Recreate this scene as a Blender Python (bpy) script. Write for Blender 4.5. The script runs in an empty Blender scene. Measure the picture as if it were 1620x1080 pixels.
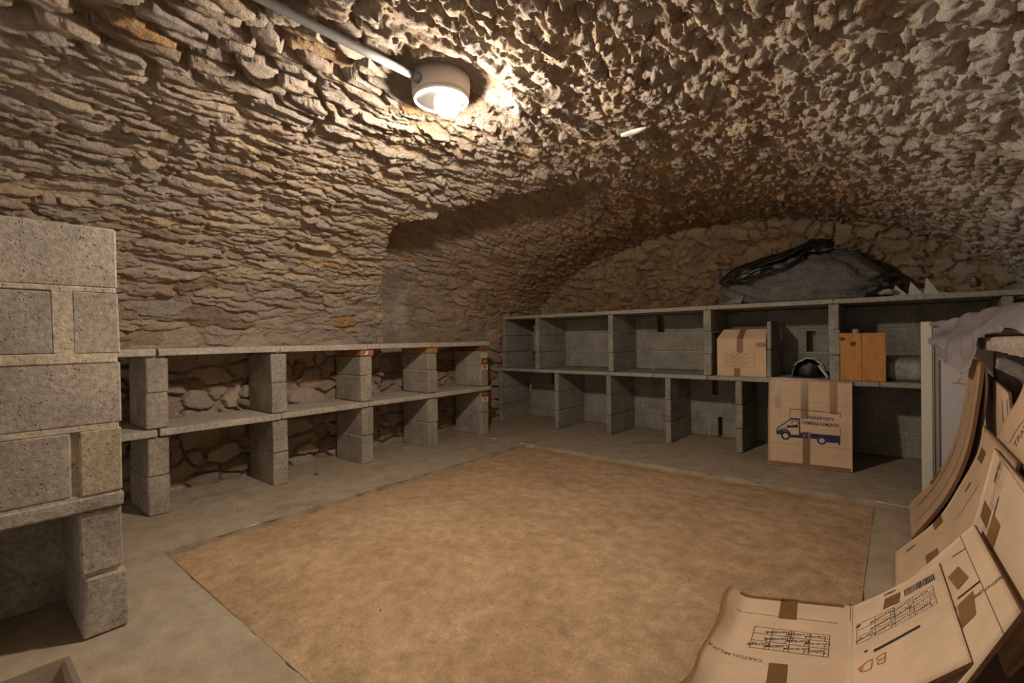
import bpy, bmesh, math, random
import numpy as np
from mathutils import Vector, Matrix
from mathutils.geometry import tessellate_polygon

rng = np.random.default_rng(7)
random.seed(7)
SC = bpy.context.scene
COL = SC.collection
PI = math.pi

# ------------------------------------------------------------------ camera
cam_d = bpy.data.cameras.new('camera')
cam_d.sensor_width = 36.0
cam_d.lens = 745.0 / 1620.0 * 36.0
cam_d.clip_start = 0.02
cam = bpy.data.objects.new('camera', cam_d)
COL.objects.link(cam)
cam.matrix_world = (Matrix.Translation((0, 0, 1.0))
                    @ Matrix.Rotation(math.radians(39.3), 4, 'Z')
                    @ Matrix.Rotation(math.radians(90 - 0.44), 4, 'X')
                    @ Matrix.Rotation(math.radians(-0.87), 4, 'Z'))
SC.camera = cam

# ------------------------------------------------------------------ world, exposure
W = bpy.data.worlds.new('world')
SC.world = W
W.use_nodes = True
W.node_tree.nodes['Background'].inputs[0].default_value = (1.0, 0.82, 0.68, 1)
W.node_tree.nodes['Background'].inputs[1].default_value = 0.46
SC.view_settings.view_transform = 'Standard'
SC.view_settings.look = 'None'
SC.view_settings.gamma = 1
SC.view_settings.use_curve_mapping = False
SC.view_settings.exposure = 0.70
BULB_STRENGTH = 540.0

# ------------------------------------------------------------------ helpers
def link(o, parent=None):
    COL.objects.link(o)
    if parent is not None:
        o.parent = parent
    return o

def thing(name, label, cat, loc=(0, 0, 0), group=None):
    o = bpy.data.objects.new(name, None)
    o.empty_display_size = 0.05
    o.location = loc
    o['label'] = label
    o['category'] = cat
    if group:
        o['group'] = group
    return link(o)

def tag(o, label, cat, group=None):
    o['label'] = label
    o['category'] = cat
    if group:
        o['group'] = group
    return o

def structure(o):
    o['kind'] = 'structure'
    return o

def mk(name, verts, faces, mat, parent=None, smooth=False, label=None, mats=None, fmat=None):
    """a mesh object given in world coordinates; parents are unrotated"""
    v = np.asarray(verts, dtype=float).reshape(-1, 3)
    if parent is not None:
        off = Vector((0, 0, 0))
        p = parent
        while p is not None:
            off += p.location
            p = p.parent
        v = v - np.array(off)
    me = bpy.data.meshes.new(name)
    me.from_pydata(v.tolist(), [], faces)
    if mats:
        for m in mats:
            me.materials.append(m)
        if fmat is not None:
            me.polygons.foreach_set('material_index', np.asarray(fmat, dtype=np.int32))
    else:
        me.materials.append(mat)
    if smooth:
        me.polygons.foreach_set('use_smooth', np.ones(len(me.polygons), dtype=bool))
    me.update()
    o = bpy.data.objects.new(name, me)
    link(o, parent)
    if label:
        o['label'] = label
    return o

def grid_faces(nu, nv, base=0):
    return [(base + i * nv + j, base + (i + 1) * nv + j, base + (i + 1) * nv + j + 1, base + i * nv + j + 1)
            for i in range(nu - 1) for j in range(nv - 1)]

_block_cache = {}
def block_mesh(dx, dy, dz, mat, bev=0.006, jit=0.0025, variant=0, seg=1):
    key = (round(dx, 3), round(dy, 3), round(dz, 3), mat.name, variant, bev, seg)
    if key in _block_cache:
        return _block_cache[key]
    r = random.Random(str(key))
    bm = bmesh.new()
    bmesh.ops.create_cube(bm, size=1.0)
    for v in bm.verts:
        v.co = Vector(((v.co.x) * dx, (v.co.y) * dy, (v.co.z) * dz))
        v.co += Vector((r.uniform(-jit, jit), r.uniform(-jit, jit), r.uniform(-jit * .6, jit * .6)))
    if bev > 0:
        bmesh.ops.bevel(bm, geom=list(bm.edges), offset=bev, segments=seg, affect='EDGES', profile=0.6)
    me = bpy.data.meshes.new('block')
    bm.to_mesh(me)
    bm.free()
    me.materials.append(mat)
    _block_cache[key] = me
    return me

def box(name, x0, x1, y0, y1, z0, z1, mat, parent=None, bev=0.006, jit=0.0025, variant=0, rot=0.0, label=None, seg=1):
    me = block_mesh(abs(x1 - x0), abs(y1 - y0), abs(z1 - z0), mat, bev, jit, variant, seg)
    o = bpy.data.objects.new(name, me)
    off = Vector((0, 0, 0))
    p = parent
    while p is not None:
        off += p.location
        p = p.parent
    o.location = Vector(((x0 + x1) / 2, (y0 + y1) / 2, (z0 + z1) / 2)) - off
    o.rotation_euler = (0, 0, rot)
    if label:
        o['label'] = label
    return link(o, parent)

def lathe(prof, c, n=32, axis='z'):
    v, f = [], []
    for (r, z) in prof:
        for k in range(n):
            a = 2 * PI * k / n
            v.append((c[0] + r * math.cos(a), c[1] + r * math.sin(a), c[2] + z))
    m = len(prof)
    for i in range(m - 1):
        for k in range(n):
            f.append((i * n + k, i * n + (k + 1) % n, (i + 1) * n + (k + 1) % n, (i + 1) * n + k))
    return v, f

def tube(pts, r, n=12):
    pts = [Vector(p) for p in pts]
    v, f = [], []
    for i, p in enumerate(pts):
        d = (pts[min(i + 1, len(pts) - 1)] - pts[max(i - 1, 0)]).normalized()
        a = d.orthogonal().normalized() if abs(d.z) > .9 else d.cross(Vector((0, 0, 1))).normalized()
        b = d.cross(a).normalized()
        for k in range(n):
            t = 2 * PI * k / n
            v.append(tuple(p + (a * math.cos(t) + b * math.sin(t)) * r))
    for i in range(len(pts) - 1):
        for k in range(n):
            f.append((i * n + k, i * n + (k + 1) % n, (i + 1) * n + (k + 1) % n, (i + 1) * n + k))
    f.append(tuple(range(n - 1, -1, -1)))
    f.append(tuple(range((len(pts) - 1) * n, len(pts) * n)))
    return v, f

# ---- numpy noise
_perm = rng.permutation(512)
_perm = np.concatenate([_perm, _perm, _perm])
_g2 = np.stack([np.cos(np.arange(64) / 64 * 2 * PI), np.sin(np.arange(64) / 64 * 2 * PI)], 1)
def pnoise(x, y, seed=0):
    x = np.asarray(x, float) + seed * 37.17
    y = np.asarray(y, float) + seed * 11.31
    xi = np.floor(x).astype(int); yi = np.floor(y).astype(int)
    fx = x - xi; fy = y - yi
    u = fx * fx * fx * (fx * (fx * 6 - 15) + 10)
    w = fy * fy * fy * (fy * (fy * 6 - 15) + 10)
    def g(ix, iy, dx, dy):
        h = _perm[(_perm[ix % 512] + iy) % 512] % 64
        return _g2[h, 0] * dx + _g2[h, 1] * dy
    n00 = g(xi, yi, fx, fy); n10 = g(xi + 1, yi, fx - 1, fy)
    n01 = g(xi, yi + 1, fx, fy - 1); n11 = g(xi + 1, yi + 1, fx - 1, fy - 1)
    a = n00 + u * (n10 - n00)
    b = n01 + u * (n11 - n01)
    return (a + w * (b - a)) * 1.5
def fbm(x, y, seed=0, octv=4, gain=0.5):
    s = 0; a = 1; t = 0
    for o in range(octv):
        s = s + a * pnoise(x * 2 ** o, y * 2 ** o, seed + o * 3)
        t += a
        a *= gain
    return s / t * 1.3
def sstep(a, b, x):
    t = np.clip((np.asarray(x, float) - a) / (b - a), 0, 1)
    return t * t * (3 - 2 * t)

# ------------------------------------------------------------------ node materials
class NT:
    def __init__(s, name):
        s.m = bpy.data.materials.new(name)
        s.m.use_nodes = True
        s.t = s.m.node_tree
        s.b = s.t.nodes['Principled BSDF']
        s.b.inputs['Roughness'].default_value = 0.9
        s.b.inputs['Specular IOR Level'].default_value = 0.25
    def n(s, typ, **kw):
        nd = s.t.nodes.new(typ)
        for k, v in kw.items():
            setattr(nd, k, v)
        return nd
    def l(s, a, b):
        s.t.links.new(a, b)
    def pos(s, world=True):
        if world:
            return s.n('ShaderNodeNewGeometry').outputs['Position']
        return s.n('ShaderNodeTexCoord').outputs['Object']
    def mapping(s, v, scale):
        m = s.n('ShaderNodeMapping')
        m.inputs['Scale'].default_value = scale
        s.l(v, m.inputs['Vector'])
        return m.outputs[0]
    def noise(s, v, scale, detail=4, rough=.55, dist=0.0):
        n = s.n('ShaderNodeTexNoise')
        n.inputs['Scale'].default_value = scale
        n.inputs['Detail'].default_value = detail
        n.inputs['Roughness'].default_value = rough
        n.inputs['Distortion'].default_value = dist
        s.l(v, n.inputs['Vector'])
        return n.outputs['Fac']
    def voro(s, v, scale, feature='F1'):
        n = s.n('ShaderNodeTexVoronoi', feature=feature)
        n.inputs['Scale'].default_value = scale
        s.l(v, n.inputs['Vector'])
        return n
    def ramp(s, f, stops):
        r = s.n('ShaderNodeValToRGB')
        e = r.color_ramp.elements
        while len(e) < len(stops):
            e.new(0.5)
        for q, (p, c) in zip(e, stops):
            q.position = p
            q.color = (c, c, c, 1) if isinstance(c, (int, float)) else (*c, 1)
        s.l(f, r.inputs[0])
        return r.outputs[0]
    def rng(s, f, a, b, c, d, smooth=False):
        r = s.n('ShaderNodeMapRange')
        if smooth:
            r.interpolation_type = 'SMOOTHSTEP'
        for i, v in enumerate((a, b, c, d)):
            r.inputs[i + 1].default_value = v
        s.l(f, r.inputs[0])
        return r.outputs[0]
    def mix(s, f, a, b, blend='MIX'):
        m = s.n('ShaderNodeMix', data_type='RGBA', blend_type=blend)
        if isinstance(f, (int, float)):
            m.inputs[0].default_value = f
        else:
            s.l(f, m.inputs[0])
        for i, c in ((6, a), (7, b)):
            if isinstance(c, tuple):
                m.inputs[i].default_value = (*c, 1)
            else:
                s.l(c, m.inputs[i])
        return m.outputs[2]
    def math(s, op, a, b=0.0):
        m = s.n('ShaderNodeMath', operation=op)
        for i, c in ((0, a), (1, b)):
            if isinstance(c, (int, float)):
                m.inputs[i].default_value = c
            else:
                s.l(c, m.inputs[i])
        return m.outputs[0]
    def bump(s, h, strength=.5, dist=.01):
        b = s.n('ShaderNodeBump')
        b.inputs['Strength'].default_value = strength
        b.inputs['Distance'].default_value = dist
        s.l(h, b.inputs['Height'])
        s.l(b.outputs[0], s.b.inputs['Normal'])
        return b
    def col(s, c):
        if isinstance(c, tuple):
            s.b.inputs['Base Color'].default_value = (*c, 1)
        else:
            s.l(c, s.b.inputs['Base Color'])
    def rough(s, v):
        s.b.inputs['Roughness'].default_value = v

def plain(name, c, rough=.7, metal=0, spec=.3, var=.12, scale=30):
    t = NT(name)
    p = t.pos(False)
    n = t.noise(p, scale, 5)
    k = t.rng(n, .3, .7, 1 - var, 1 + var)
    t.col(t.mix(1.0, c, k, 'MULTIPLY'))
    t.rough(rough)
    t.b.inputs['Metallic'].default_value = metal
    t.b.inputs['Specular IOR Level'].default_value = spec
    return t.m

def masonry(name, mortar=False, browned=True):
    t = NT(name)
    p = t.pos()
    big = t.noise(p, 1.6, 3)
    mid = t.noise(p, 11, 6, .62)
    fine = t.noise(p, 75, 6, .7)
    if mortar:
        base = t.ramp(mid, [(.25, (.25, .175, .11)), (.42, (.40, .30, .20)), (.55, (.45, .35, .25)), (.68, (.50, .35, .19)), (.8, (.46, .40, .32))])
    else:
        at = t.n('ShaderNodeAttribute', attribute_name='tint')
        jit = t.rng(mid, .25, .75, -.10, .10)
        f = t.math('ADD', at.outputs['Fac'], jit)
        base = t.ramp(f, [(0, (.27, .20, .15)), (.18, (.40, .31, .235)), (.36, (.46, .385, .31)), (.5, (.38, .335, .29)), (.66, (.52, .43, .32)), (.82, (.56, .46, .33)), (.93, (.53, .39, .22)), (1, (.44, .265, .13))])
    base = t.mix(1.0, base, t.rng(fine, .3, .72, .68, 1.22), 'MULTIPLY')
    # lime bloom towards the right-hand haunch, patches elsewhere
    sep = t.n('ShaderNodeSeparateXYZ')
    t.l(p, sep.inputs[0])
    xr = t.rng(sep.outputs[0], -.55, .55, 0, 1, True)
    pn = t.noise(p, 4.5, 5, .65)
    eff = t.math('MULTIPLY', xr, t.rng(pn, .36, .54, 0, .95, True))
    base = t.mix(eff, base, (.60, .575, .535))
    dust = t.rng(big, .5, .68, 0, .45, True)
    base = t.mix(dust, base, (.40, .355, .31))
    # browner stone towards the far end of the vault
    yb = t.math('MULTIPLY', t.rng(sep.outputs[1], 2.4, 4.2, 0, .75, True), t.rng(sep.outputs[2], .9, 1.5, .35, 1))
    yb = t.math('MULTIPLY', yb, t.rng(xr, 0, 1, 1, .3))
    if browned:
        base = t.mix(yb, base, t.mix(1.0, base, (.80, .62, .45), 'MULTIPLY'))
    t.col(t.mix(1.0, base, (1.39, 1.385, 1.40) if browned else (1.02, .90, .76), 'MULTIPLY'))
    t.rough(.95)
    t.b.inputs['Specular IOR Level'].default_value = .1
    grit = t.noise(p, 130, 5, .75)
    h = t.math('ADD', t.math('ADD', fine, t.math('MULTIPLY', grit, .5)), t.math('MULTIPLY', t.noise(p, 32, 5, .7), .9))
    t.bump(h, 1.0, .02)
    return t.m

def concrete(name, c, fleck=.5, var=.25, pits=.6, world=True, warm=None, scale=1.0):
    t = NT(name)
    p = t.pos(world)
    n1 = t.noise(p, 5 * scale, 5, .6)
    n2 = t.noise(p, 55 * scale, 6, .7)
    base = t.mix(1.0, c, t.rng(n1, .3, .7, 1 - var, 1 + var), 'MULTIPLY')
    if warm:
        base = t.mix(t.rng(t.noise(p, 2.3 * scale, 4, .6), .42, .66, 0, .8, True), base, warm)
    base = t.mix(1.0, base, t.rng(n2, .3, .7, .62, 1.32), 'MULTIPLY')
    vo = t.voro(p, 62 * scale)
    fl = t.rng(vo.outputs['Distance'], .14, .26, fleck, 0)
    sel = t.rng(t.noise(p, 26 * scale, 2), .54, .60, 0, 1)
    base = t.mix(t.math('MULTIPLY', fl, sel), base, (.62, .60, .56))
    sel2 = t.rng(t.noise(t.mapping(p, (1.3, 1.1, 1.2)), 30 * scale, 2), .52, .60, 0, 1)
    v2 = t.voro(t.mapping(p, (1.2, 1.3, 1.1)), 75 * scale)
    pit = t.math('MULTIPLY', t.rng(v2.outputs['Distance'], .16, .34, pits, 0), sel2)
    base = t.mix(pit, base, t.mix(1.0, base, (.3, .3, .3), 'MULTIPLY'))
    t.col(base)
    t.rough(.93)
    h = t.math('SUBTRACT', t.math('ADD', n2, t.math('MULTIPLY', fl, .2)), pit)
    t.bump(h, .7, .008)
    return t.m

M_STONE = masonry('vault_stone')
M_MORTAR = masonry('vault_mortar', True)
M_GSTONE = masonry('gable_stone', False, False)
M_GMORTAR = plain('gable_mortar', (.25, .165, .095), .95, var=.35, scale=14)
M_BLOCK = concrete('concrete_block', (.35, .312, .262))
M_BLOCKD = concrete('grey_block', (.285, .27, .228), fleck=.35, pits=.4)
M_SLAB = concrete('shelf_concrete', (.48, .43, .36), fleck=.15, pits=.35, var=.15)
M_SLABG = concrete('grey_shelf_concrete', (.35, .33, .285), fleck=.15, pits=.3, var=.15)
M_JOINT = concrete('block_mortar', (.50, .43, .335), fleck=.1, pits=.5, var=.2)
M_JOINTG = concrete('grey_block_mortar', (.36, .345, .305), fleck=.1, pits=.3, var=.2)
M_YBLOCK = concrete('yellow_block', (.40, .345, .245), fleck=.2, pits=.7)

def floor_mats():
    t = NT('floor_concrete')
    p = t.pos()
    n1 = t.noise(p, 1.7, 5, .6)
    n2 = t.noise(p, 9, 6, .65)
    n3 = t.noise(p, 90, 4, .7)
    base = t.ramp(n1, [(.3, (.31, .25, .175)), (.5, (.38, .315, .228)), (.68, (.34, .30, .24))])
    base = t.mix(1.0, base, t.rng(n2, .3, .7, .78, 1.18), 'MULTIPLY')
    base = t.mix(1.0, base, t.rng(n3, .3, .7, .88, 1.1), 'MULTIPLY')
    st = t.rng(t.noise(p, 3.1, 6, .7, .6), .57, .70, 0, .65, True)
    base = t.mix(st, base, (.19, .145, .105))
    wh = t.rng(t.noise(p, 14, 3, .5), .71, .76, 0, .5)
    base = t.mix(wh, base, (.52, .48, .41))
    t.col(base)
    t.rough(.85)
    t.bump(t.math('ADD', n2, t.math('MULTIPLY', n3, .35)), .3, .006)
    a = t.m
    t = NT('earth')
    p = t.pos()
    n1 = t.noise(p, 2.0, 5, .6)
    n2 = t.noise(p, 16, 6, .68)
    n3 = t.noise(p, 120, 5, .75)
    base = t.ramp(n1, [(.3, (.365, .245, .140)), (.5, (.425, .295, .175)), (.7, (.48, .345, .21))])
    base = t.mix(1.0, base, t.rng(n2, .28, .72, .72, 1.22), 'MULTIPLY')
    base = t.mix(1.0, base, t.rng(n3, .3, .7, .7, 1.25), 'MULTIPLY')
    sp = t.rng(t.noise(p, 38, 3, .5), .70, .75, 0, .65)
    base = t.mix(sp, base, (.19, .115, .06))
    pale = t.rng(t.noise(t.mapping(p, (1.1, 1.2, 1)), 3.4, 4, .6), .6, .72, 0, .5, True)
    base = t.mix(pale, base, (.46, .36, .22))
    t.col(base)
    t.rough(.97)
    t.b.inputs['Specular IOR Level'].default_value = .08
    t.bump(t.math('ADD', n2, t.math('MULTIPLY', n3, .6)), .55, .008)
    return a, t.m
M_FLOOR, M_EARTH = floor_mats()

def cardboard(name, c, var=.1):
    t = NT(name)
    p = t.pos(False)
    n = t.noise(t.mapping(p, (1, 1, 1)), 7, 4, .6)
    n2 = t.noise(p, 160, 3, .6)
    base = t.mix(1.0, c, t.rng(n, .3, .7, 1 - var, 1 + var), 'MULTIPLY')
    base = t.mix(1.0, base, t.rng(n2, .3, .7, .94, 1.06), 'MULTIPLY')
    t.col(base)
    t.rough(.82)
    t.b.inputs['Specular IOR Level'].default_value = .2
    t.bump(n, .15, .004)
    return t.m
M_CARD = cardboard('cardboard', (.60, .435, .285))
M_CARDP = cardboard('pale_cardboard', (.67, .51, .355))
M_CARDB = cardboard('dull_cardboard', (.49, .335, .21))
M_CEDGE = plain('cardboard_edge', (.17, .095, .045), .9, var=.3, scale=120)
M_TAPE = plain('brown_tape', (.215, .115, .045), .35, spec=.5)
M_TAPEB = plain('pale_tape', (.275, .15, .06), .35, spec=.5)
M_INK = plain('black_ink', (.035, .027, .025), .8)
M_INKF = plain('faded_ink', (.17, .105, .07), .8)
M_BLUE = plain('blue_ink', (.022, .034, .10), .75)
M_RED = plain('red_ink', (.45, .13, .08), .8)

# text meshes, made first while the scene is still small
def text_polys(s, size=1.0, offset=0.0, shear=0.0):
    cu = bpy.data.curves.new('txt', 'FONT')
    cu.body = s
    cu.size = size
    cu.offset = offset
    cu.shear = shear
    cu.resolution_u = 2
    cu.align_x = 'CENTER'
    cu.align_y = 'CENTER'
    o = bpy.data.objects.new('txt', cu)
    COL.objects.link(o)
    dg = bpy.context.evaluated_depsgraph_get()
    me = o.evaluated_get(dg).to_mesh()
    v = [(q.co.x, q.co.y) for q in me.vertices]
    f = [tuple(q.vertices) for q in me.polygons]
    o.evaluated_get(dg).to_mesh_clear()
    bpy.data.objects.remove(o)
    bpy.data.curves.remove(cu)
    return v, f
TXT = {}
for s_ in ('TRANSPORTS', 'DEMENAGEMENTS'):
    TXT[s_] = text_polys(s_, 1.0, .018)
for s_ in ('CARTON MILITA', 'DES DEMENAGEMENT', 'TRANSPORT', 'II'):
    TXT[s_] = text_polys(s_, 1.0, .004)
for s_ in ('Salon', 'Salle de bains', 'Cuisine', 'Chambre', 'Bureau', 'Cave', 'Garage'):
    TXT[s_] = text_polys(s_, 1.0, 0.0, .25)
TXT['BD'] = text_polys('BD', 1.0, -.02, .1)

# ------------------------------------------------------------------ rubble heightfields
def make_seeds(y0, y1, s0, s1, zone):
    """courses of stones: list of (y, s, half length, half height, rotation)"""
    out = []
    s = s0
    while s < s1:
        hc = zone(0.5 * (y0 + y1), s)[0]
        h = hc * rng.uniform(.75, 1.3)
        y = y0 - rng.uniform(0, .3)
        while y < y1 + .1:
            zh, zl, jit = zone(y, s)
            hl = zh * rng.uniform(.7, 1.35)
            if rng.random() < .16:
                hl *= 1.45
            l = zl * rng.uniform(.45, 1.5)
            out.append((y + l / 2 + rng.normal() * .25 * jit * l, s + h / 2 + rng.normal() * .35 * jit * h, l / 2, hl / 2, rng.normal() * .10 * jit))
            y += l
        s += h
    return np.array(out)

def cells(Yw, Sw, seeds):
    """anisotropic Voronoi over warped coordinates: F1, F2, label"""
    n, m = Yw.shape
    F1 = np.full((n, m), 9.0); F2 = np.full((n, m), 9.0); L = np.zeros((n, m), int)
    T = 36
    for i in range(0, n, T):
        for j in range(0, m, T):
            a = Yw[i:i + T, j:j + T]; b = Sw[i:i + T, j:j + T]
            ya, yb, sa, sb = a.min(), a.max(), b.min(), b.max()
            k = np.where((seeds[:, 0] > ya - .40) & (seeds[:, 0] < yb + .40) & (seeds[:, 1] > sa - .24) & (seeds[:, 1] < sb + .24))[0]
            q = seeds[k]
            dy = a.ravel()[:, None] - q[None, :, 0]
            ds = b.ravel()[:, None] - q[None, :, 1]
            c, s = np.cos(q[:, 4]), np.sin(q[:, 4])
            u = np.abs(dy * c + ds * s) / q[:, 2]
            v = np.abs(-dy * s + ds * c) / q[:, 3]
            d = (u ** 2.6 + v ** 2.6) ** (1 / 2.6)
            o = np.argpartition(d, 1, axis=1)[:, :2]
            d0 = np.take_along_axis(d, o[:, :1], 1)[:, 0]
            d1 = np.take_along_axis(d, o[:, 1:2], 1)[:, 0]
            sw = d1 < d0
            f1 = np.where(sw, d1, d0); f2 = np.where(sw, d0, d1)
            lab = np.where(sw, o[:, 1], o[:, 0])
            F1[i:i + T, j:j + T] = f1.reshape(a.shape)
            F2[i:i + T, j:j + T] = f2.reshape(a.shape)
            L[i:i + T, j:j + T] = k[lab].reshape(a.shape)
    return F1, F2, L

def sub_mesh(P, quads, name, mat, parent=None, tint=None, centre=True, smooth=True):
    """an object from some quads of a shared vertex grid"""
    ids, inv = np.unique(quads.ravel(), return_inverse=True)
    co = P[ids]
    c = co.mean(0) if centre else np.zeros(3)
    me = bpy.data.meshes.new(name)
    nq = len(quads)
    me.vertices.add(len(ids))
    me.vertices.foreach_set('co', (co - c).astype(np.float32).ravel())
    me.loops.add(nq * 4)
    me.loops.foreach_set('vertex_index', inv.astype(np.int32))
    me.polygons.add(nq)
    me.polygons.foreach_set('loop_start', np.arange(0, nq * 4, 4, dtype=np.int32))
    if smooth:
        me.polygons.foreach_set('use_smooth', np.ones(nq, dtype=bool))
    me.materials.append(mat)
    if tint is not None:
        at = me.attributes.new('tint', 'FLOAT', 'POINT')
        t = np.full(len(ids), tint) if np.isscalar(tint) else tint[ids]
        at.data.foreach_set('value', t.astype(np.float32))
    me.update(calc_edges=True)
    o = bpy.data.objects.new(name, me)
    o.location = c
    return link(o, parent)

CAMF = np.array([-math.sin(math.radians(39.3)), math.cos(math.radians(39.3)), 0])
CAMR = np.array([math.cos(math.radians(39.3)), math.sin(math.radians(39.3)), 0])
def on_view(c):
    """rough share of the view: inside the frustum, and how near"""
    d = c - np.array([0, 0, 1.0])
    t = d @ CAMF; r = d @ CAMR
    ok = (t > .2) & (np.abs(r) < 1.12 * t) & (np.abs(d[..., 2]) < .76 * t)
    return ok, np.maximum((d ** 2).sum(-1), .3)

def build_masonry(P, Q, lab, stone_face, sections, tints, ms=None, mm=None):
    """P vertices, Q quads, lab stone of each quad, stone_face mask, sections: list of (structure name, mask over quads)"""
    objs = {}
    tint_v = np.zeros(len(P))
    for name, mask in sections:
        base = sub_mesh(P, Q[mask & ~stone_face], name, mm or M_MORTAR, None, None, centre=False)
        structure(base)
        objs[name] = base
        idx = np.where(mask & stone_face)[0]
        order = idx[np.argsort(lab[idx], kind='stable')]
        ls = lab[order]
        cuts = np.flatnonzero(np.diff(ls)) + 1
        groups = np.split(order, cuts)
        info = []
        for g in groups:
            if len(g) < 5:
                continue
            c = P[Q[g].ravel()].mean(0)
            ok, d2 = on_view(c)
            info.append(((len(g) / d2) if ok else 0.0, g))
        info.sort(key=lambda q: -q[0])
        rest = [g for g in groups if len(g) < 5]
        for k, (w, g) in enumerate(info):
            if k < 300 and w > 0:
                sub_mesh(P, Q[g], 'stone', ms or M_STONE, base, float(tints[lab[g[0]]]))
            else:
                rest.append(g)
        if rest:
            g = np.concatenate(rest)
            tv = np.zeros(len(P))
            tv[Q[g].ravel()] = np.repeat(tints[lab[g]], 4)
            o = sub_mesh(P, Q[g], 'small_stones', ms or M_STONE, base, tv, centre=False)
            o['kind'] = 'stuff'
    return objs

# ---- the vault: left wall, ceiling, right wall in one unrolled field
VX, VZ, VA, VB = -1.45, 0.90, 2.28, 1.20
def vault_profile(ds):
    th = np.linspace(PI, 0, 900)
    pts = [(-3.80, 0.0)] + [(-3.80 + .07 * k / 40, .9 * k / 40) for k in range(1, 40)]
    pts += [(VX + VA * math.cos(a), VZ + VB * math.sin(a)) for a in th]
    pts += [(0.83 + .02 * k / 20, .9 - .5 * k / 20) for k in range(1, 21)]
    pts = np.array(pts)
    L = np.concatenate([[0], np.cumsum(np.hypot(*np.diff(pts, axis=0).T))])
    s = np.arange(0, L[-1], ds)
    x = np.interp(s, L, pts[:, 0]); z = np.interp(s, L, pts[:, 1])
    tx = np.gradient(x, s); tz = np.gradient(z, s)
    k = np.ones(25) / 25
    pad = lambda a: np.convolve(np.pad(a, 12, mode='edge'), k, 'valid')
    tx, tz = pad(tx), pad(tz)
    l = np.hypot(tx, tz)
    return s, x, z, tz / l, -tx / l            # inward normal

DS = 0.0085
s_, px_, pz_, nx_, nz_ = vault_profile(DS)
y_ = np.arange(-0.12, 4.96, DS)
Sg, Yg = np.meshgrid(s_, y_, indexing='ij')
PXg = np.repeat(px_[:, None], len(y_), 1); PZg = np.repeat(pz_[:, None], len(y_), 1)
NXg = np.repeat(nx_[:, None], len(y_), 1); NZg = np.repeat(nz_[:, None], len(y_), 1)
S_SPRING = 0.9027
S_CROWN = s_[np.argmax(pz_)]
S_END = s_[-1]

def zone_vault(y, s):
    if s < 1.0:
        return .115, .19, .8
    if s < S_CROWN - .85:
        if y > 2.75:
            return .055, .17, .9
        return .066, .27, 1.0
    if s < S_CROWN + .02:
        if y < 1.2 and s > S_CROWN - .75:
            return .095, .22, .25
        return .062, .22, 1.0
    if s < S_CROWN + .5:
        return .075, .20, 1.2
    if y > 2.6:
        return .060, .15, 1.2
    return .085, .15, 1.5
seeds = make_seeds(-.2, 5.05, -.05, S_END + .05, zone_vault)
topleft = sstep(S_CROWN - .85, S_CROWN - .6, Sg) * (1 - sstep(S_CROWN - .02, S_CROWN + .08, Sg)) * (1 - sstep(1.0, 1.4, Yg))
low = 1 - sstep(.85, 1.0, Sg)
wy = .045 * fbm(Yg * 4, Sg * 7, 1, 3) + .020 * fbm(Yg * 20, Sg * 34, 5, 3)
ws = .028 * fbm(Yg * 3.2, Sg * 5, 9, 3) + .013 * fbm(Yg * 16, Sg * 26, 13, 3)
wy *= 1 - .65 * topleft - .3 * low; ws *= 1 - .65 * topleft - .3 * low
F1, F2, LAB = cells(Yg + wy, Sg + ws, seeds)
N = len(seeds)
prot = rng.uniform(-.006, .018, N) + (rng.random(N) < .14) * .018
ta = rng.normal(size=N) * .011
tb = rng.normal(size=N) * .008
e = (F2 - F1) * seeds[LAB, 3]
right = sstep(S_CROWN - .15, S_CROWN + .75, Sg)                       # rough rendered half
filled = sstep(-.30, .20, fbm(Yg * 1.7, Sg * 2.2, 21, 3))             # joints brought flush by old mortar
jd = .004 + .012 * (1 - filled) +   .036 * low + .030 * topleft + .006 * right
jw = .0022 + .0030 * (1 - filled) + .005 * low + .007 * topleft + .003 * right
edge = sstep(jw, jw + .009, e)
u = (Yg + wy - seeds[LAB, 0]) / seeds[LAB, 2]
v = (Sg + ws - seeds[LAB, 1]) / seeds[LAB, 3]
rel = (.85 + .6 * low + .5 * topleft) * (1 - .25 * right)
H = -jd * (1 - edge) + edge * rel * (prot[LAB] + ta[LAB] * v + tb[LAB] * u + .005 * (1 - np.clip(F1, 0, 1.2) ** 2))
# bedding ledges and flaking on the slaty left side
left = (1 - right) * (1 - .6 * topleft) * (1 - .5 * low)
H += left * (.008 * fbm(Yg * 5, Sg * 24, 31, 4) + .006 * fbm(Yg * 18, Sg * 40, 35, 3) + .003 * fbm(Yg * 55, Sg * 60, 36, 2))
for q_, (fy_, fs_, am) in enumerate(((2.2, 11, .016), (3.4, 17, .012), (6, 24, .007))):
    led = fbm(Yg * fy_, Sg * fs_ + .3 * fbm(Yg * 9, Sg * 9, 300 + q_, 2), 38 + q_ * 5, 3)
    H += left * (1 - .7 * low) * am * sstep(-.02, .07, led)
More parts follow.
